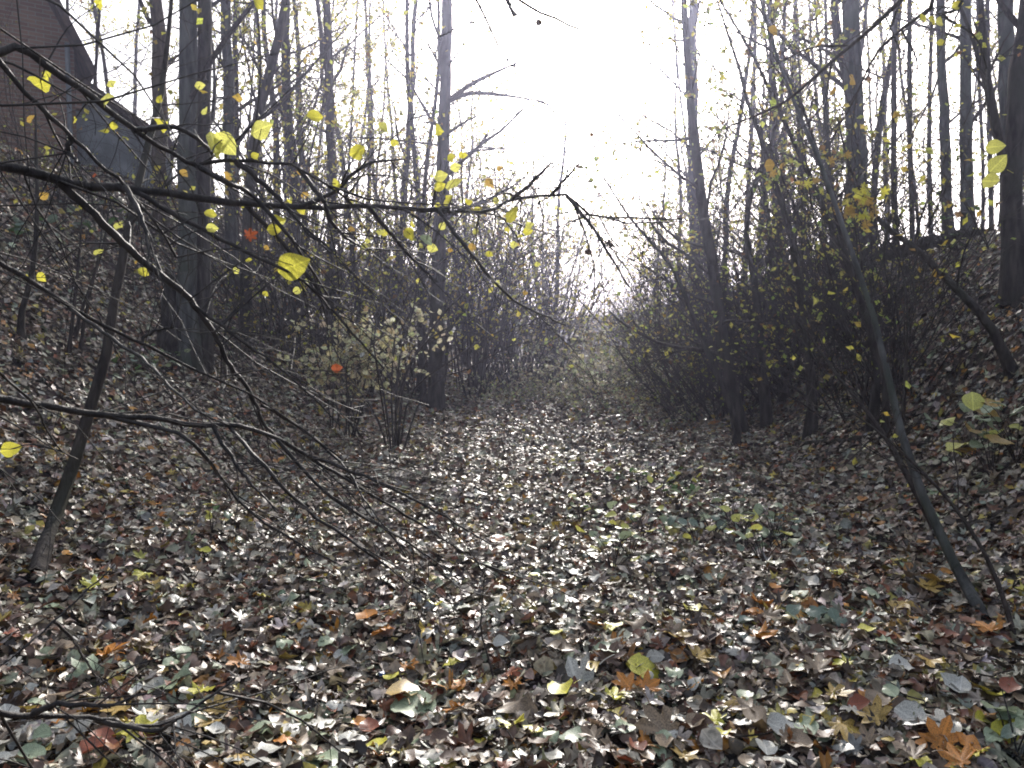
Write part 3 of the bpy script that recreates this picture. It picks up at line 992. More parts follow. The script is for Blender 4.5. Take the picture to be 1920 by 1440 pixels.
def prism(g, poly, y0, y1):
    """polygon in x,z extruded along y"""
    n = len(poly)
    v = [(x, y0, z) for x, z in poly] + [(x, y1, z) for x, z in poly]
    g.add(v, quads=[(i, (i + 1) % n, n + (i + 1) % n, n + i) for i in range(n)],
          tris=[(0, i, i + 1) for i in range(1, n - 1)] + [(n, n + i + 1, n + i) for i in range(1, n - 1)])


def house():
    d = 16.0
    c = at(140, 140, d)                       # right-hand corner of the gable wall, at the eaves
    ex, ez = c[0], at(140, 95, d)[2]
    W, pitch = 6.4, 2.0
    base = np.array([ex, d, float(gz(ex, d)) - .3])
    root = link('brick_house', None, loc=base)
    root.rotation_euler = (0, 0, R(35))
    zb = base[2]
    rx, rz = ex - W / 2, ez + W / 2 * pitch
    g = Geo(); prism(g, [(ex - W, zb), (ex, zb), (ex, ez), (rx, rz), (ex - W, ez)], d, d + 8)
    link('wall', g.mesh('wall', M_BRICK, base, False), root)
    for s in (1, -1):
        g = Geo()
        def X(x): return rx + s * (x - rx)
        a = (X(ex + .28), ez - .28 * pitch); b = (rx, rz + .0)
        prism(g, [a, (a[0] + s * .02, a[1] + .24), (rx, rz + .42), (rx, rz + .1)], d - .35, d + 8.3)
        link('roof', g.mesh('roof', M_ROOF, base, False), root)
        for k in range(3):                    # stepped brick corbels under the eaves
            g = Geo(); w = .26 - .08 * k
            x0, x1 = sorted((X(ex + .002), X(ex + w)))
            box(g, x0, x1, d - .05, d + 7.9, ez - .62 - .16 * (k + 1), ez - .62 - .16 * k - .003)
            link('corbel', g.mesh('corbel', M_BRICK, base, False), root)
    g = Geo(); tube(g, [np.array([ex - .12, d - .06, zb]), np.array([ex - .12, d - .06, ez + .1])], [.045, .045], 8)
    link('downpipe', g.mesh('downpipe', M_RENDER, base), root)
    # lean-to with grey side wall
    ax0, ax1 = ex + .01, ex + 1.75
    zt, zl = at(150, 145, d)[2], at(268, 252, d)[2]
    g = Geo(); prism(g, [(ax0, zb - .3), (ax1, zb - .9), (ax1, zl - .08), (ax0, zt - .08)], d + .15, d + 5)
    link('annex_wall', g.mesh('annex_wall', M_RENDER, base, False), root)
    g = Geo(); sl = (zl - zt) / (ax1 - ax0)
    prism(g, [(ax0, zt - .06), (ax1 + .15, zl - .06 + sl * .15), (ax1 + .15, zl + .10 + sl * .15), (ax0, zt + .10)], d - .05, d + 5.2)
    link('annex_roof', g.mesh('annex_roof', M_ROOF, base, False), root)
    tag(root, 'old brick house with a steep roof and grey lean-to on the left bank', 'house')


house()


# ------------------------------------------------------------------ near boughs from the left, and from upper right
def leaf_mesh(kind, col, seed):
    global rng
    keep = rng; rng = np.random.default_rng(seed)
    g = Geo()
    scatter_leaves(g, kind, np.zeros((1, 3)), np.array([[0, 0, 1.]]), np.ones(1), np.array([col]), .35, np.zeros(1), np.ones(1))
    if kind.startswith('ovate') or kind.startswith('maple'):      # the leaf's own stalk
        tube(g, smooth_path([(0, -.48, 0), (.02, -.62, .02), (.05, -.78, -.02)], 4), [.012, .008], 3, col=np.array(col) * .8)
    rng = keep
    return g


LEAFM = {}


def leaf_obj(name, kind, colname, mat, loc, size, rot=None, parent=None, var=None):
    COLS = {'yellow': (.62, .58, .08), 'lemon': (.66, .65, .16), 'green': (.10, .20, .05), 'palegreen': (.32, .39, .25), 'russet': (.26, .07, .03), 'orange': (.55, .22, .035),
            'ochre': (.42, .28, .07), 'grey': (.40, .39, .34), 'tan': (.27, .20, .13), 'brown': (.12, .07, .045), 'dark': (.045, .032, .026), 'white': (.50, .50, .45), 'bluegreen': (.21, .28, .22)}
    var = int(rng.integers(3)) if var is None else var
    key = (kind, colname, var, mat.name)
    if key not in LEAFM:
        LEAFM[key] = leaf_mesh(kind, COLS[colname], 11 * var + len(colname)).mesh(colname + '_leaf', mat)
    o = link(name, LEAFM[key], parent, loc)
    o.scale = (size,) * 3
    o.rotation_euler = rot if rot is not None else tuple(rng.uniform(0, 6.28, 3))
    return o


def face_rot(tilt=.9):
    """a leaf plane turned roughly towards the viewer, seen at a random slant"""
    return (math.pi / 2 + rng.normal(0, tilt), rng.normal(0, .5), rng.uniform(-.8, .8))


def near_boughs():
    tb = np.array([-2.05, 1.15, 0]); tb[2] = float(gz(tb[0], tb[1])) - .05
    root = link('near_tree', None, loc=tb)
    g = Geo(); tp = smooth_path([tb, tb + [.05, .05, 1.2], tb + [-.05, .1, 2.6], tb + [-.1, .2, 5.0]], 24)
    tube(g, tp, [.13, .085, .075, .03], 12, .04)
    link('trunk', g.mesh('trunk', M_BARKG, tb), root)
    BO = [
        # (points, depth at first/last, width px at start, twigs, sub lines)
        ([(0, 98), (38, 90), (120, 145), (205, 205), (262, 250), (320, 285), (368, 310), (425, 300), (500, 306), (560, 315), (612, 345), (650, 372)], 1.75, 2.3, 24, 5,
         [[(368, 310), (420, 338), (470, 365), (540, 440), (620, 560)], [(255, 245), (330, 240), (380, 270), (400, 290)], [(440, 300), (520, 370), (590, 450)], [(560, 315), (600, 370), (640, 440), (700, 470)]]),
        ([(0, 312), (60, 322), (130, 345), (250, 357), (380, 372), (470, 383), (560, 388), (690, 386), (800, 393), (905, 396), (960, 374), (1030, 366), (1060, 365), (1105, 402), (1180, 408), (1280, 412)], 1.8, 2.9, 22, 7,
         [[(565, 388), (625, 360), (665, 325), (700, 305), (760, 298)], [(1035, 366), (1060, 335), (1085, 308)], [(1062, 366), (1120, 440), (1180, 540)], [(820, 393), (880, 470), (960, 560), (1060, 610)],
          [(690, 386), (760, 470), (820, 530)], [(960, 374), (1020, 320), (1040, 300)], [(250, 357), (330, 404), (440, 462), (520, 500), (560, 520), (620, 580)], [(460, 383), (540, 470), (640, 600), (720, 690)]]),
        ([(10, 128), (32, 158), (85, 210), (135, 255), (190, 310), (235, 350), (300, 430), (330, 480)], 1.7, 2.0, 15, 3, [[(135, 255), (130, 285), (150, 305)], [(235, 350), (270, 420), (280, 500)]]),
        ([(110, 340), (170, 395), (240, 465), (300, 515), (350, 555), (395, 615), (435, 690), (470, 735), (500, 800), (560, 850), (640, 890), (720, 930)], 1.9, 2.5, 14, 5,
         [[(360, 570), (470, 650), (560, 720), (640, 800)], [(490, 760), (560, 800), (640, 870), (700, 960), (760, 1040)]]),
        ([(0, 492), (60, 528), (130, 575), (210, 618), (290, 655), (360, 690), (430, 722), (470, 740), (560, 800), (640, 860)], 1.8, 2.3, 15, 4,
         [[(130, 577), (210, 635), (270, 675), (320, 725), (380, 775), (425, 798)], [(260, 642), (290, 620), (330, 612)]]),
        ([(0, 748), (60, 757), (130, 770), (200, 780), (280, 782), (350, 795), (400, 800), (440, 795), (500, 815), (560, 845), (620, 880), (700, 930), (800, 990), (905, 1058), (960, 1085)], 1.7, 2.6, 19, 8,
         [[(200, 780), (280, 798), (340, 815), (380, 850), (425, 910), (480, 970), (560, 1020), (640, 1060)], [(430, 800), (500, 880), (580, 960), (680, 1030), (790, 1110)],
          [(520, 825), (620, 930), (740, 1000), (840, 1070)], [(400, 800), (450, 880), (520, 960)], [(560, 845), (700, 900), (820, 960), (920, 1020)]]),
        ([(0, 700), (30, 728), (65, 762), (95, 820), (120, 850), (145, 862)], 1.6, 1.9, 9, 1, []),
        ([(0, 1335), (60, 1342), (120, 1345), (190, 1348), (255, 1362), (320, 1352), (390, 1310), (440, 1270)], 1.55, 2.0, 17, 3,
         [[(60, 1342), (110, 1320), (200, 1322), (270, 1300)], [(180, 1348), (290, 1370), (330, 1350)]]),
        ([(300, -420), (520, -330), (760, -170), (900, -50), (975, 0), (1010, 18), (1050, 38), (1088, 56)], 2.4, 3.0, 23, 1, [[(940, -25), (960, 20), (968, 30)]]),
        ([(0, 1248), (45, 1215), (100, 1165), (160, 1110), (215, 1060)], 1.7, 2.0, 9, 2, [[(100, 1165), (140, 1205), (180, 1270), (200, 1290)]]),
    ]
    boughs = []
    for pts, d0, d1, w, ntw, subs in BO:
        L = [0.0]
        for a, b in zip(pts[:-1], pts[1:]):
            L.append(L[-1] + math.hypot(b[0] - a[0], b[1] - a[1]))

        def dep(px, py):
            k = min(range(len(pts)), key=lambda i: (pts[i][0] - px) ** 2 + (pts[i][1] - py) ** 2)
            return d0 + (d1 - d0) * L[k] / L[-1]
        P = [at(px, py, d0 + (d1 - d0) * l / L[-1]) for (px, py), l in zip(pts, L)]
        st, _, _ = trunk_point(tp, float(np.clip((P[0][2] - tb[2]) / 5.0, .03, .95)))
        if pts[0][0] < 60 or pts[0][1] < 0:
            back = unit(P[1] - P[0])
            P = [st, (st + P[0] - back * .25) / 2 + [0, 0, .03], P[0] - back * .25, P[0] - back * .1] + P
        g = Geo()
        r = pxr(w, d0) * (1.0 if L[-1] > 500 else 1.5)
        sp = smooth_path(P, 60)
        sp[1:] += rng.normal(0, r * .14, (59, 3))
        tube(g, sp, [r * 1.15, r * 1.0, r * .72, r * .42, r * .22], 7, .05)
        for sb in subs:
            dd = dep(*sb[0])
            off = np.cumsum(rng.normal(0, .07, len(sb)))
            q = smooth_path([at(px, py, dd + o_ - off[0]) for (px, py), o_ in zip(sb, off)], 18)
            q[1:] += rng.normal(0, .0016, (17, 3))
            tube(g, q, [r * .55, r * .4, r * .18], 5, .04)
            for j in range(5):
                pp, tg, _ = trunk_point(q, rng.uniform(.2, .95))
                branch(g, pp, unit(tg + [rng.normal(0, .5), rng.normal(0, .4), rng.normal(-.1, .4)]), rng.uniform(.12, .4), r * .16, 1, None, 2, .1, -.02, 4, 0, .0011)
        for j in range(int(ntw * 2.0)):
            pp, tg, _ = trunk_point(sp, rng.uniform(.3, .97))
            branch(g, pp, unit(tg + [rng.normal(.15, .4), rng.normal(.1, .4), rng.normal(-.3, .42)]), rng.uniform(.2, .8), r * rng.uniform(.16, .30), 1, None, 3, .17, -.02, 4, 0, .0009)
        bo = link('bough', g.mesh('bough', M_GLOSSTWIG, tb), root)
        boughs.append((bo, sp))
    def hang(i, p):
        """fine side twig from the bough to the leaf it carries"""
        sp = boughs[i][1]
        q = sp[int(np.argmin(np.linalg.norm(sp - p, axis=1)))]
        L_ = np.linalg.norm(p - q)
        m = (p + q) / 2 + np.array([rng.normal(0, .06), rng.normal(0, .05), .10]) * L_
        g = Geo()
        tube(g, smooth_path([q, m, p], 7), [.0028, .0018, .0010], 4)
        link('twig', g.mesh('twig', M_GLOSSTWIG, tb), boughs[i][0])
    LV = [(402, 272, 46), (425, 270, 48), (490, 241, 44), (550, 498, 62), (303, 234, 34), (75, 156, 46), (200, 183, 30), (720, 241, 24), (822, 244, 26), (672, 284, 34), (630, 345, 24),
          (845, 296, 20), (868, 290, 17), (826, 330, 26), (825, 350, 22), (852, 346, 34), (842, 376, 26), (958, 401, 34), (880, 376, 18), (770, 440, 26), (713, 434, 16),
          (590, 220, 30), (480, 4, 32), (185, 8, 22), (375, 160, 18), (740, 268, 16), (520, 410, 30), (515, 430, 26), (395, 402, 22), (398, 428, 22), (478, 292, 16), (684, 462, 14),
          (20, 842, 36), (195, 248, 20), (215, 236, 18), (140, 225, 16)]
    for px, py, s in LV:
        d = 2.2 if px > 600 else 2.0
        best = min(range(len(boughs)), key=lambda i: float(np.min(np.linalg.norm(boughs[i][1] - at(px, py, d), axis=1))))
        sp = boughs[best][1]
        # hang at the depth of the bough it belongs to
        j = int(np.argmin(np.linalg.norm(sp - at(px, py, d), axis=1)))
        p = at(px, py, float(sp[j][1]) - .01)
        leaf_obj('leaf', 'ovate', 'yellow' if rng.random() < .5 else 'lemon', M_LEAF, p - tb, s * sp[j][1] / FPX * 1.05, face_rot(.55), boughs[best][0])
        hang(best, p)
    for k in range(60):
        px, py = rng.uniform(420, 1010), rng.normal(430, 70)
        if k % 4 == 0: px, py = rng.uniform(20, 420), rng.uniform(120, 520)
        LV2 = 2 if py > 420 and px < 700 else 1
        sp = boughs[LV2 if LV2 == 1 else 3][1]
        j = int(np.argmin(np.linalg.norm(sp - at(px, py, 2.5), axis=1)))
        dd = float(sp[j][1]) + rng.uniform(0, .5)
        leaf_obj('leaf', 'ovate', ('yellow', 'lemon', 'ochre')[k % 3], M_LEAF, at(px, py, dd) - tb, rng.uniform(10, 22) * dd / FPX, face_rot(.6), boughs[LV2 if LV2 == 1 else 3][0])
        hang(LV2 if LV2 == 1 else 3, at(px, py, dd))
    for px, py, s, c, k in ((470, 440, 30, 'russet', 'maple'), (178, 330, 12, 'russet', 'ovate'), (1012, 42, 16, 'dark', 'ovate'), (1147, 458, 24, 'dark', 'ovate'), (1104, 472, 16, 'dark', 'ovate'), (800, 450, 28, 'palegreen', 'ovate'), (632, 690, 22, 'russet', 'ovate')):
        sp = boughs[1][1]
        j = int(np.argmin(np.linalg.norm(sp - at(px, py, 2.5), axis=1)))
        leaf_obj('leaf', k, c, M_LEAF, at(px, py, float(sp[j][1])) - tb, s * sp[j][1] / FPX, face_rot(.4), boughs[1][0])
        if px != 1012: hang(1, at(px, py, float(sp[j][1])))
    tag(root, 'near tree reaching long dark bare boughs with a few yellow leaves over the litter', 'tree')

    # the tree just outside on the right: branches hang into the top right corner
    tb = np.array([3.1, 2.6, 0.]); tb[2] = float(gz(tb[0], tb[1])) - .05
    root = link('near_tree', None, loc=tb)
    g = Geo(); tp = smooth_path([tb, tb + [.05, 0, 2.0], tb + [0, .1, 4.0], tb + [-.1, .1, 6.5]], 24)
    tube(g, tp, [.14, .10, .08, .03], 12, .04)
    link('trunk', g.mesh('trunk', M_BARK, tb), root)
    for pts, d0, d1, w, subs in (
            ([(1760, -60), (1690, 0), (1640, 48), (1560, 115), (1480, 185), (1420, 215), (1360, 240)], 3.4, 4.4, 12, [[(1600, 85), (1520, 90), (1440, 130), (1390, 175)], [(1560, 115), (1540, 200), (1480, 260)]]),
            ([(1830, -80), (1750, 10), (1690, 55), (1640, 105), (1600, 190), (1560, 260)], 3.4, 4.4, 10, [[(1690, 55), (1720, 120), (1700, 190)]]),
            ([(1900, -50), (1800, 15), (1770, 30), (1830, 70), (1850, 130)], 3.2, 3.6, 9, [[(1800, 15), (1780, 60), (1760, 90)]])):
        P = [at(px, py, d0 + (d1 - d0) * i / (len(pts) - 1)) for i, (px, py) in enumerate(pts)]
        st, _, _ = trunk_point(tp, float(np.clip((P[0][2] - .3) / 6.5, .05, .95)))
        g = Geo(); r = pxr(w, d0)
        sp = smooth_path([st] + P, 30)
        tube(g, sp, [r * 1.5, r, r * .3], 6, .05)
        for sb in subs:
            q = smooth_path([at(px, py, (d0 + d1) / 2) for px, py in sb], 12)
            tube(g, q, [r * .45, r * .15], 4, .04)
        for j in range(7):
            pp, tg, _ = trunk_point(sp, rng.uniform(.45, .97))
            branch(g, pp, unit(tg + rng.normal(0, .5, 3)), rng.uniform(.2, .5), r * .3, 1, None, 3, .12, -.01, 4, 0, .0016)
        bo = link('bough', g.mesh('bough', M_TWIG, tb), root)
        if w == 9:
            for px, py, s in ((1762, 42, 22), (1748, 38, 20), (1795, 10, 20), (1730, 35, 18), (1765, 80, 16), (1795, 50, 14), (1872, 306, 40), (1866, 275, 34), (1860, 340, 40)):
                pe = at(px, py, 3.3); qs = sp[int(np.argmin(np.linalg.norm(sp - pe, axis=1)))]
                gt = Geo(); tube(gt, smooth_path([qs, (qs + pe) / 2 + [0, .03, .04], pe], 7), [.003, .0012], 4)
                link('twig', gt.mesh('twig', M_TWIG, tb), bo)
                leaf_obj('leaf', 'ovate', 'lemon' if s > 20 else 'yellow', M_LEAF, at(px, py, 3.3) - tb, s * 3.3 / FPX, face_rot(.5), bo)
        if w == 12:
            for px, py, s in ((1445, 310, 30), (1535, 78, 26), (1600, 150, 26), (1560, 170, 20), (1450, 60, 26)):
                pe = at(px, py, 4.0); qs = sp[int(np.argmin(np.linalg.norm(sp - pe, axis=1)))]
                gt = Geo(); tube(gt, smooth_path([qs, (qs + pe) / 2 + [0, .03, .04], pe], 7), [.003, .0012], 4)
                link('twig', gt.mesh('twig', M_TWIG, tb), bo)
                leaf_obj('leaf', 'ovate', 'ochre', M_LEAF, at(px, py, 4.0) - tb, s * 4.0 / FPX, face_rot(.5), bo)
    tag(root, 'tree on the right whose fine boughs hang in with single yellow leaves', 'tree')


near_boughs()


# maple twig with a bunch of ochre leaves at the right
def maple_sprig():
    d = 6.6
    b = at(1668, 470, d)
    gb = np.array([b[0] + .25, d + .2, 0]); gb[2] = float(gz(gb[0], gb[1])) - .04
    root = link('maple_sapling', None, loc=gb)
    g = Geo()
    sp = smooth_path([gb, at(1700, 560, d), at(1660, 440, d), at(1625, 380, d), at(1590, 330, d)], 18)
    tube(g, sp, [.014, .009, .003], 5, .04)
    spots = [(rng.normal(1622, 24), rng.normal(382, 20)) for _ in range(26)]
    spots += [(1655, 300), (1662, 290), (1590, 290), (1560, 300), (1540, 320), (1450, 325), (1465, 310), (1515, 345), (1530, 340), (1570, 395), (1500, 370)]
    for k, (px, py) in enumerate(spots):
        pe = at(px, py, d + rng.uniform(-.25, .25))
        qs = sp[int(np.argmin(np.linalg.norm(sp - pe, axis=1)))]
        tube(g, smooth_path([qs, (qs + pe) / 2 + [0, 0, .03], pe], 5), [.003, .0015], 4)
        leaf_obj('leaf', 'maple', 'ochre' if k % 3 else 'yellow', M_LEAF, pe - gb, rng.uniform(.07, .11), face_rot(.6), root)
    link('stem', g.mesh('stem', M_TWIG, gb), root)
    tag(root, 'maple sapling with a bunch of ochre lobed leaves above the right bank', 'sapling')


maple_sprig()


# ------------------------------------------------------------------ logs, sticks, small plants
def small_things():
    def log(pts, r, label, name='fallen_log', mat=M_DEAD, lift=.0, depth=None):
        P = [hit(px, py) if depth is None else at(px, py, depth) for px, py in pts]
        for p in P: p[2] += r * .6 + lift
        g = Geo()
        sp = smooth_path(P, 14)
        sp[1:-1] += rng.normal(0, r * .15, (12, 3))
        tube(g, sp, [r, r * .95, r * .6], 8 if r > .03 else 5, .08)
        for k in range(2):
            pp, tg, _ = trunk_point(sp, rng.uniform(.3, .8))
            tube(g, [pp, pp + perp_dir(tg, 1.0, rng.uniform(0, 3.1)) * r * 5], [r * .4, r * .15], 5)
        b = sp[0].copy()
        tag(link(name, g.mesh(name, mat, b), loc=b), label, 'log' if 'log' in name else 'stick')
    log([(1490, 838), (1560, 832), (1650, 822)], .035, 'thin dark log lying at the foot of the right brush')
    log([(1650, 492), (1720, 470), (1790, 452), (1860, 440)], .10, 'long dark log lying along the crest of the right bank', depth=11.8)
    log([(1745, 640), (1660, 645), (1570, 660)], .05, 'fallen log lying across the slope inside the right brush', depth=9.8)
    log([(1880, 980), (1800, 1000), (1920, 950)], .03, 'short rotten log half buried on the right bank')
    log([(600, 1000), (690, 960), (800, 900), (940, 862)], .011, 'long bent dead stick lying from the branches towards the path', 'fallen_stick', M_TWIG)
    log([(30, 880), (70, 910), (110, 960)], .03, 'dark rotten stick lying behind the young leaning tree', 'fallen_stick')
    # upright dead twigs in the litter
    b = hit(930, 1292)
    for pts, lab in (([(932, 1292), (918, 1240), (902, 1185), (905, 1120), (912, 1060)], 'upright forked dead twig stuck in the open litter of the path'),
                     ([(936, 868), (945, 850), (940, 820)], 'little bent dead twig standing where the path turns pale')):
        base = hit(*pts[0])
        g = Geo()
        P = [at(px, py, base[1] + .03 * k) for k, (px, py) in enumerate(pts)]
        P[0][2] -= .03
        sp = smooth_path(P, 10)
        tube(g, sp, [.006, .004, .002] if base[1] < 6 else [.012, .008, .004], 5, .05)
        if base[1] < 6:
            for e in ((865, 1235), (860, 1110), (925, 1085)):
                j = 5 if e[1] > 1150 else 8
                tube(g, smooth_path([sp[j], (sp[j] + at(*e, base[1])) / 2 + [0, .02, 0], at(*e, base[1])], 5), [.003, .0015], 4)
        tag(link('dead_twig', g.mesh('dead_twig', M_TWIG, base), loc=base), lab, 'twig')
    # litter of sticks
    for k in range(34):
        px, py = rng.uniform(20, 1900), rng.uniform(840, 1430)
        p = hit(px, py)
        L = rng.uniform(.15, .55)
        a = rng.uniform(0, 3.14)
        n = 6
        q = np.array([p + [math.cos(a) * L * (t - .5), math.sin(a) * L * (t - .5), 0] for t in np.linspace(0, 1, n)]) + rng.normal(0, .012, (n, 3))
        q[:, 2] = gz(q[:, 0], q[:, 1]) + .045 + rng.uniform(0, .02, n)
        g = Geo(); tube(g, q, [.004, .0035, .002], 5, .06)
        tag(link('fallen_stick', g.mesh('fallen_stick', M_DEAD, p), loc=p), 'thin broken stick lying loose on the leaf litter', 'stick', 'loose sticks on the litter')

    # green seedlings
    def plant(px, py, n, size, cols, label, grp, kind='ovate', spread=.16, h=.16):
        b = hit(px, py); b[2] += .02
        root = link('seedling', None, loc=b)
        g = Geo()
        tips = []
        for k in range(n):
            az = rng.uniform(0, 6.28); rr = spread * rng.uniform(.25, 1)
            e = b + [math.cos(az) * rr, math.sin(az) * rr, h * rng.uniform(.35, 1.1)]
            tube(g, smooth_path([b - [0, 0, .03], b + (e - b) * .5 + [0, 0, h * .2], e], 6), [.0035, .0018], 4, col=(.1, .12, .05))
            tips.append((e, az))
        link('stem', g.mesh('stem', M_TWIG, b), root)
        for e, az in tips:
            leaf_obj('leaf', kind, cols[int(rng.integers(len(cols)))], M_GREEN, e - b, size * rng.uniform(.7, 1.2), (rng.normal(0, .35), rng.normal(0, .35), az - 1.57), root)
        tag(root, label, 'plant', grp)
    G1 = ('palegreen', 'bluegreen', 'palegreen', 'lemon', 'bluegreen')
    for px, py in ((1340, 1010), (1400, 1035), (1450, 1010), (1370, 985), (1430, 1060), (1310, 1035), (1470, 1040), (1180, 1050), (1210, 1015), (1150, 1075)):
        plant(px, py, 10, .085, G1, 'low clump of blue-green leaves growing through the middle of the path', 'blue-green clumps on the path', spread=.24, h=.22)
    for px, py in ((1250, 940), (1200, 930), (1290, 925), (1140, 915), (1045, 905), (1270, 960), (1090, 985), (1155, 1000)):
        plant(px, py, 8, .085, ('lemon', 'green', 'palegreen'), 'small yellow-green seedling on the far part of the path', 'yellow-green seedlings on the path', spread=.18, h=.2)
    plant(398, 1010, 5, .06, ('green', 'lemon'), 'bright green seedling alone in the litter left of the boughs', None, spread=.05, h=.22)
    for px, py in ((250, 725), (290, 720), (320, 705), (275, 700)):
        plant(px, py, 8, .10, ('green', 'bluegreen', 'palegreen'), 'green leafy plant at the foot of the double-trunked tree', 'green plants by the double-trunked tree', spread=.25, h=.3)
    for px, py in ((1510, 1165), (1530, 1180), (1590, 1180), (1505, 1180)):
        plant(px, py, 4, .085, ('bluegreen', 'palegreen'), 'little blue-green seedling in the litter near the slanting sapling', 'blue-green seedlings near the sapling', spread=.08, h=.06)
    plant(1890, 1400, 7, .09, ('palegreen', 'bluegreen'), 'pale green rosette beside the stub of bare stalks', None, spread=.12, h=.12)
    for px, py in ((160, 460), (60, 480), (210, 440)):
        plant(px, py, 12, .16, ('bluegreen', 'green'), 'green fern-like plant high on the left bank', 'green plants on the left bank', spread=.45, h=.5)
    plant(1800, 520, 14, .10, ('green', 'lemon'), 'bright green leafy shoot on the crest of the right bank', None, spread=.35, h=.9)
    # leafy yellow-green shoots on the right bank, close
    for px, py, n in ((1860, 900, 9), (1905, 870, 8), (1820, 870, 5)):
        plant(px, py, n + 3, .17, ('lemon', 'palegreen', 'palegreen', 'ochre'), 'leafy shoot with big pale yellow-green leaves on the near right bank', 'leafy shoots on the near right bank', spread=.36, h=.42)
    # bare stalks stub in the right corner
    b = hit(1900, 1430)
    root = link('stalk_clump', None, loc=b)
    for k in range(9):
        g = Geo(); e = b + [rng.uniform(-.02, .12), rng.uniform(-.05, .06), rng.uniform(.12, .26)]
        s0 = b + rng.normal(0, .02, 3)
        tube(g, smooth_path([s0 - [0, 0, .03], (s0 + e) / 2, e], 5), [.004, .002], 4)
        link('stalk', g.mesh('stalk', M_BARKG, b), root)
    tag(root, 'clump of dry grey stalks sticking up from the litter', 'plant')
    b = hit(716, 1290); b[2] += .05
    g = Geo(); box(g, b[0] - .012, b[0] + .012, b[1] - .008, b[1] + .008, b[2], b[2] + .014)
    v = g.v[0]; v += rng.normal(0, .004, v.shape)
    tag(link('litter_scrap', g.mesh('litter_scrap', M_PLASTIC, b, False), loc=b), 'tiny bright blue scrap lying among the fallen leaves', 'scrap')


small_things()


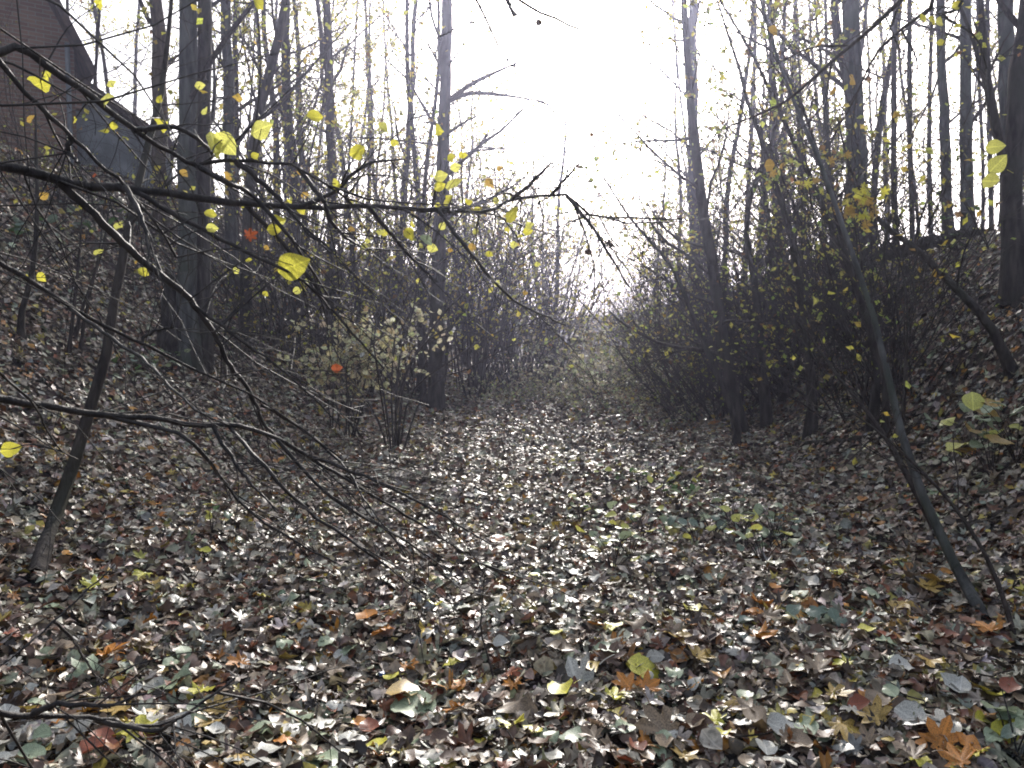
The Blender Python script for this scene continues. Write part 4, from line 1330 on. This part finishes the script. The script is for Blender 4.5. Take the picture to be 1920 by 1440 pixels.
# ------------------------------------------------------------------ the largest fallen leaves, one by one
def fallen():
    KINDS = [('maple', 'tan', 'broad tan lobed maple leaf lying on the near litter'), ('maple', 'ochre', 'ochre lobed maple leaf lying on the near litter'),
             ('maple', 'orange', 'orange lobed maple leaf lying on the near litter'), ('maple', 'brown', 'dark brown lobed maple leaf lying on the near litter'),
             ('maple', 'grey', 'pale grey lobed maple leaf lying on the near litter'), ('maple', 'yellow', 'bright yellow lobed maple leaf lying on the near litter'),
             ('ovate', 'grey', 'pale grey oval leaf lying on the near litter'), ('ovate', 'white', 'whitish oval leaf lying upturned on the near litter'),
             ('ovate', 'palegreen', 'pale green oval leaf lying on the near litter'), ('ovate', 'tan', 'tan oval leaf lying on the near litter'),
             ('ovate', 'brown', 'brown oval leaf lying on the near litter'), ('ovate', 'russet', 'russet oval leaf lying on the near litter'),
             ('ovate', 'yellow', 'yellow oval leaf lying on the near litter'), ('ovate', 'orange', 'orange oval leaf lying on the near litter')]
    W = np.array([9, 7, 4, 8, 9, 3, 11, 9, 10, 10, 8, 6, 4, 3], float)
    fixed = [(255, 1395, 'maple', 'yellow', 76), (688, 1175, 'ovate', 'orange', 42), (718, 1205, 'maple', 'orange', 46), (1685, 1155, 'maple', 'ochre', 70), (1210, 1282, 'ovate', 'yellow', 60),
             (1430, 1215, 'maple', 'orange', 50), (320, 1305, 'maple', 'palegreen', 84), (335, 1392, 'ovate', 'white', 56), (770, 1350, 'ovate', 'palegreen', 90), (765, 1325, 'ovate', 'ochre', 70),
             (170, 1280, 'maple', 'palegreen', 74), (490, 1400, 'ovate', 'palegreen', 64), (210, 1245, 'maple', 'orange', 60), (1415, 1170, 'ovate', 'orange', 30), (1590, 1390, 'maple', 'ochre', 80),
             (1050, 1320, 'ovate', 'yellow', 52), (960, 1390, 'maple', 'yellow', 54), (965, 1350, 'maple', 'tan', 84), (1235, 1400, 'maple', 'tan', 100), (390, 1380, 'ovate', 'ochre', 60),
             (130, 1400, 'maple', 'grey', 90), (1470, 1395, 'ovate', 'white', 60), (1150, 1195, 'ovate', 'yellow', 36), (1625, 1205, 'ovate', 'yellow', 32), (1270, 1215, 'maple', 'ochre', 48),
             (1850, 1200, 'maple', 'orange', 50), (1760, 1110, 'maple', 'ochre', 56), (1740, 1120, 'maple', 'ochre', 48), (1710, 1380, 'ovate', 'white', 60), (1770, 1395, 'ovate', 'grey', 70),
             (1080, 1300, 'maple', 'white', 90), (705, 1425, 'ovate', 'yellow', 40), (100, 1385, 'ovate', 'orange', 32), (600, 1380, 'ovate', 'grey', 60), (560, 1370, 'ovate', 'palegreen', 55),
             (900, 1078, 'ovate', 'palegreen', 36), (385, 1050, 'ovate', 'yellow', 20), (935, 1022, 'ovate', 'russet', 28), (1285, 1105, 'ovate', 'palegreen', 30), (1395, 1330, 'ovate', 'palegreen', 34)]
    lab = {(k, c): l for k, c, l in KINDS}
    lab[('maple', 'palegreen')] = 'pale green lobed maple leaf lying on the near litter'
    lab[('ovate', 'ochre')] = 'curled ochre oval leaf lying on the near litter'
    lab[('maple', 'white')] = 'whitish lobed maple leaf lying on the near litter'
    items = []
    for px, py, k, c, s in fixed:
        p = hit(px, py)
        items.append((p, k, c, s * p[1] / FPX * 1.25))
    while len(items) < 296:
        py = 1460 - 380 * rng.random() ** 1.5
        px = rng.uniform(-30, 1950)
        p = hit(px, py)
        k, c, _ = KINDS[rng.choice(len(KINDS), p=W / W.sum())]
        items.append((p, k, c, rng.uniform(.07, .125) * (1.3 if k == 'maple' else 1.0)))
    for p, k, c, s in items:
        nr = gnormal(np.array([p[0]]), np.array([p[1]]))[0] + rng.normal(0, .2, 3)
        q = Vector(nr).to_track_quat('Z', 'Y')
        m = q.to_matrix() @ Matrix.Rotation(rng.uniform(0, 6.28), 3, 'Z')
        o = leaf_obj('fallen_leaf', k, c, M_LITTER, (p[0], p[1], p[2] + .055), s, tuple(m.to_euler()))
        l = lab[(k, c)]
        tag(o, l, 'leaf', 'fallen leaves: ' + l.split(' leaf')[0])


fallen()


# ------------------------------------------------------------------ air
def haze():
    m = bpy.data.materials.new('haze_air')
    m.use_nodes = True
    nt = m.node_tree
    nt.nodes.remove(nt.nodes['Principled BSDF'])
    v = nt.nodes.new('ShaderNodeVolumePrincipled')
    v.inputs['Color'].default_value = (.70, .72, 1.0, 1)
    v.inputs['Density'].default_value = .0030
    v.inputs['Anisotropy'].default_value = .78
    nt.links.new(v.outputs[0], nt.nodes['Material Output'].inputs['Volume'])
    g = Geo(); box(g, -330, 330, -70, 430, -2.5, 26)
    o = link('haze', g.mesh('haze', m, (0, 0, 0), False))
    tag(o, kind='stuff', label='thin pale autumn haze filling the hollow and the wood', cat='haze')


haze()
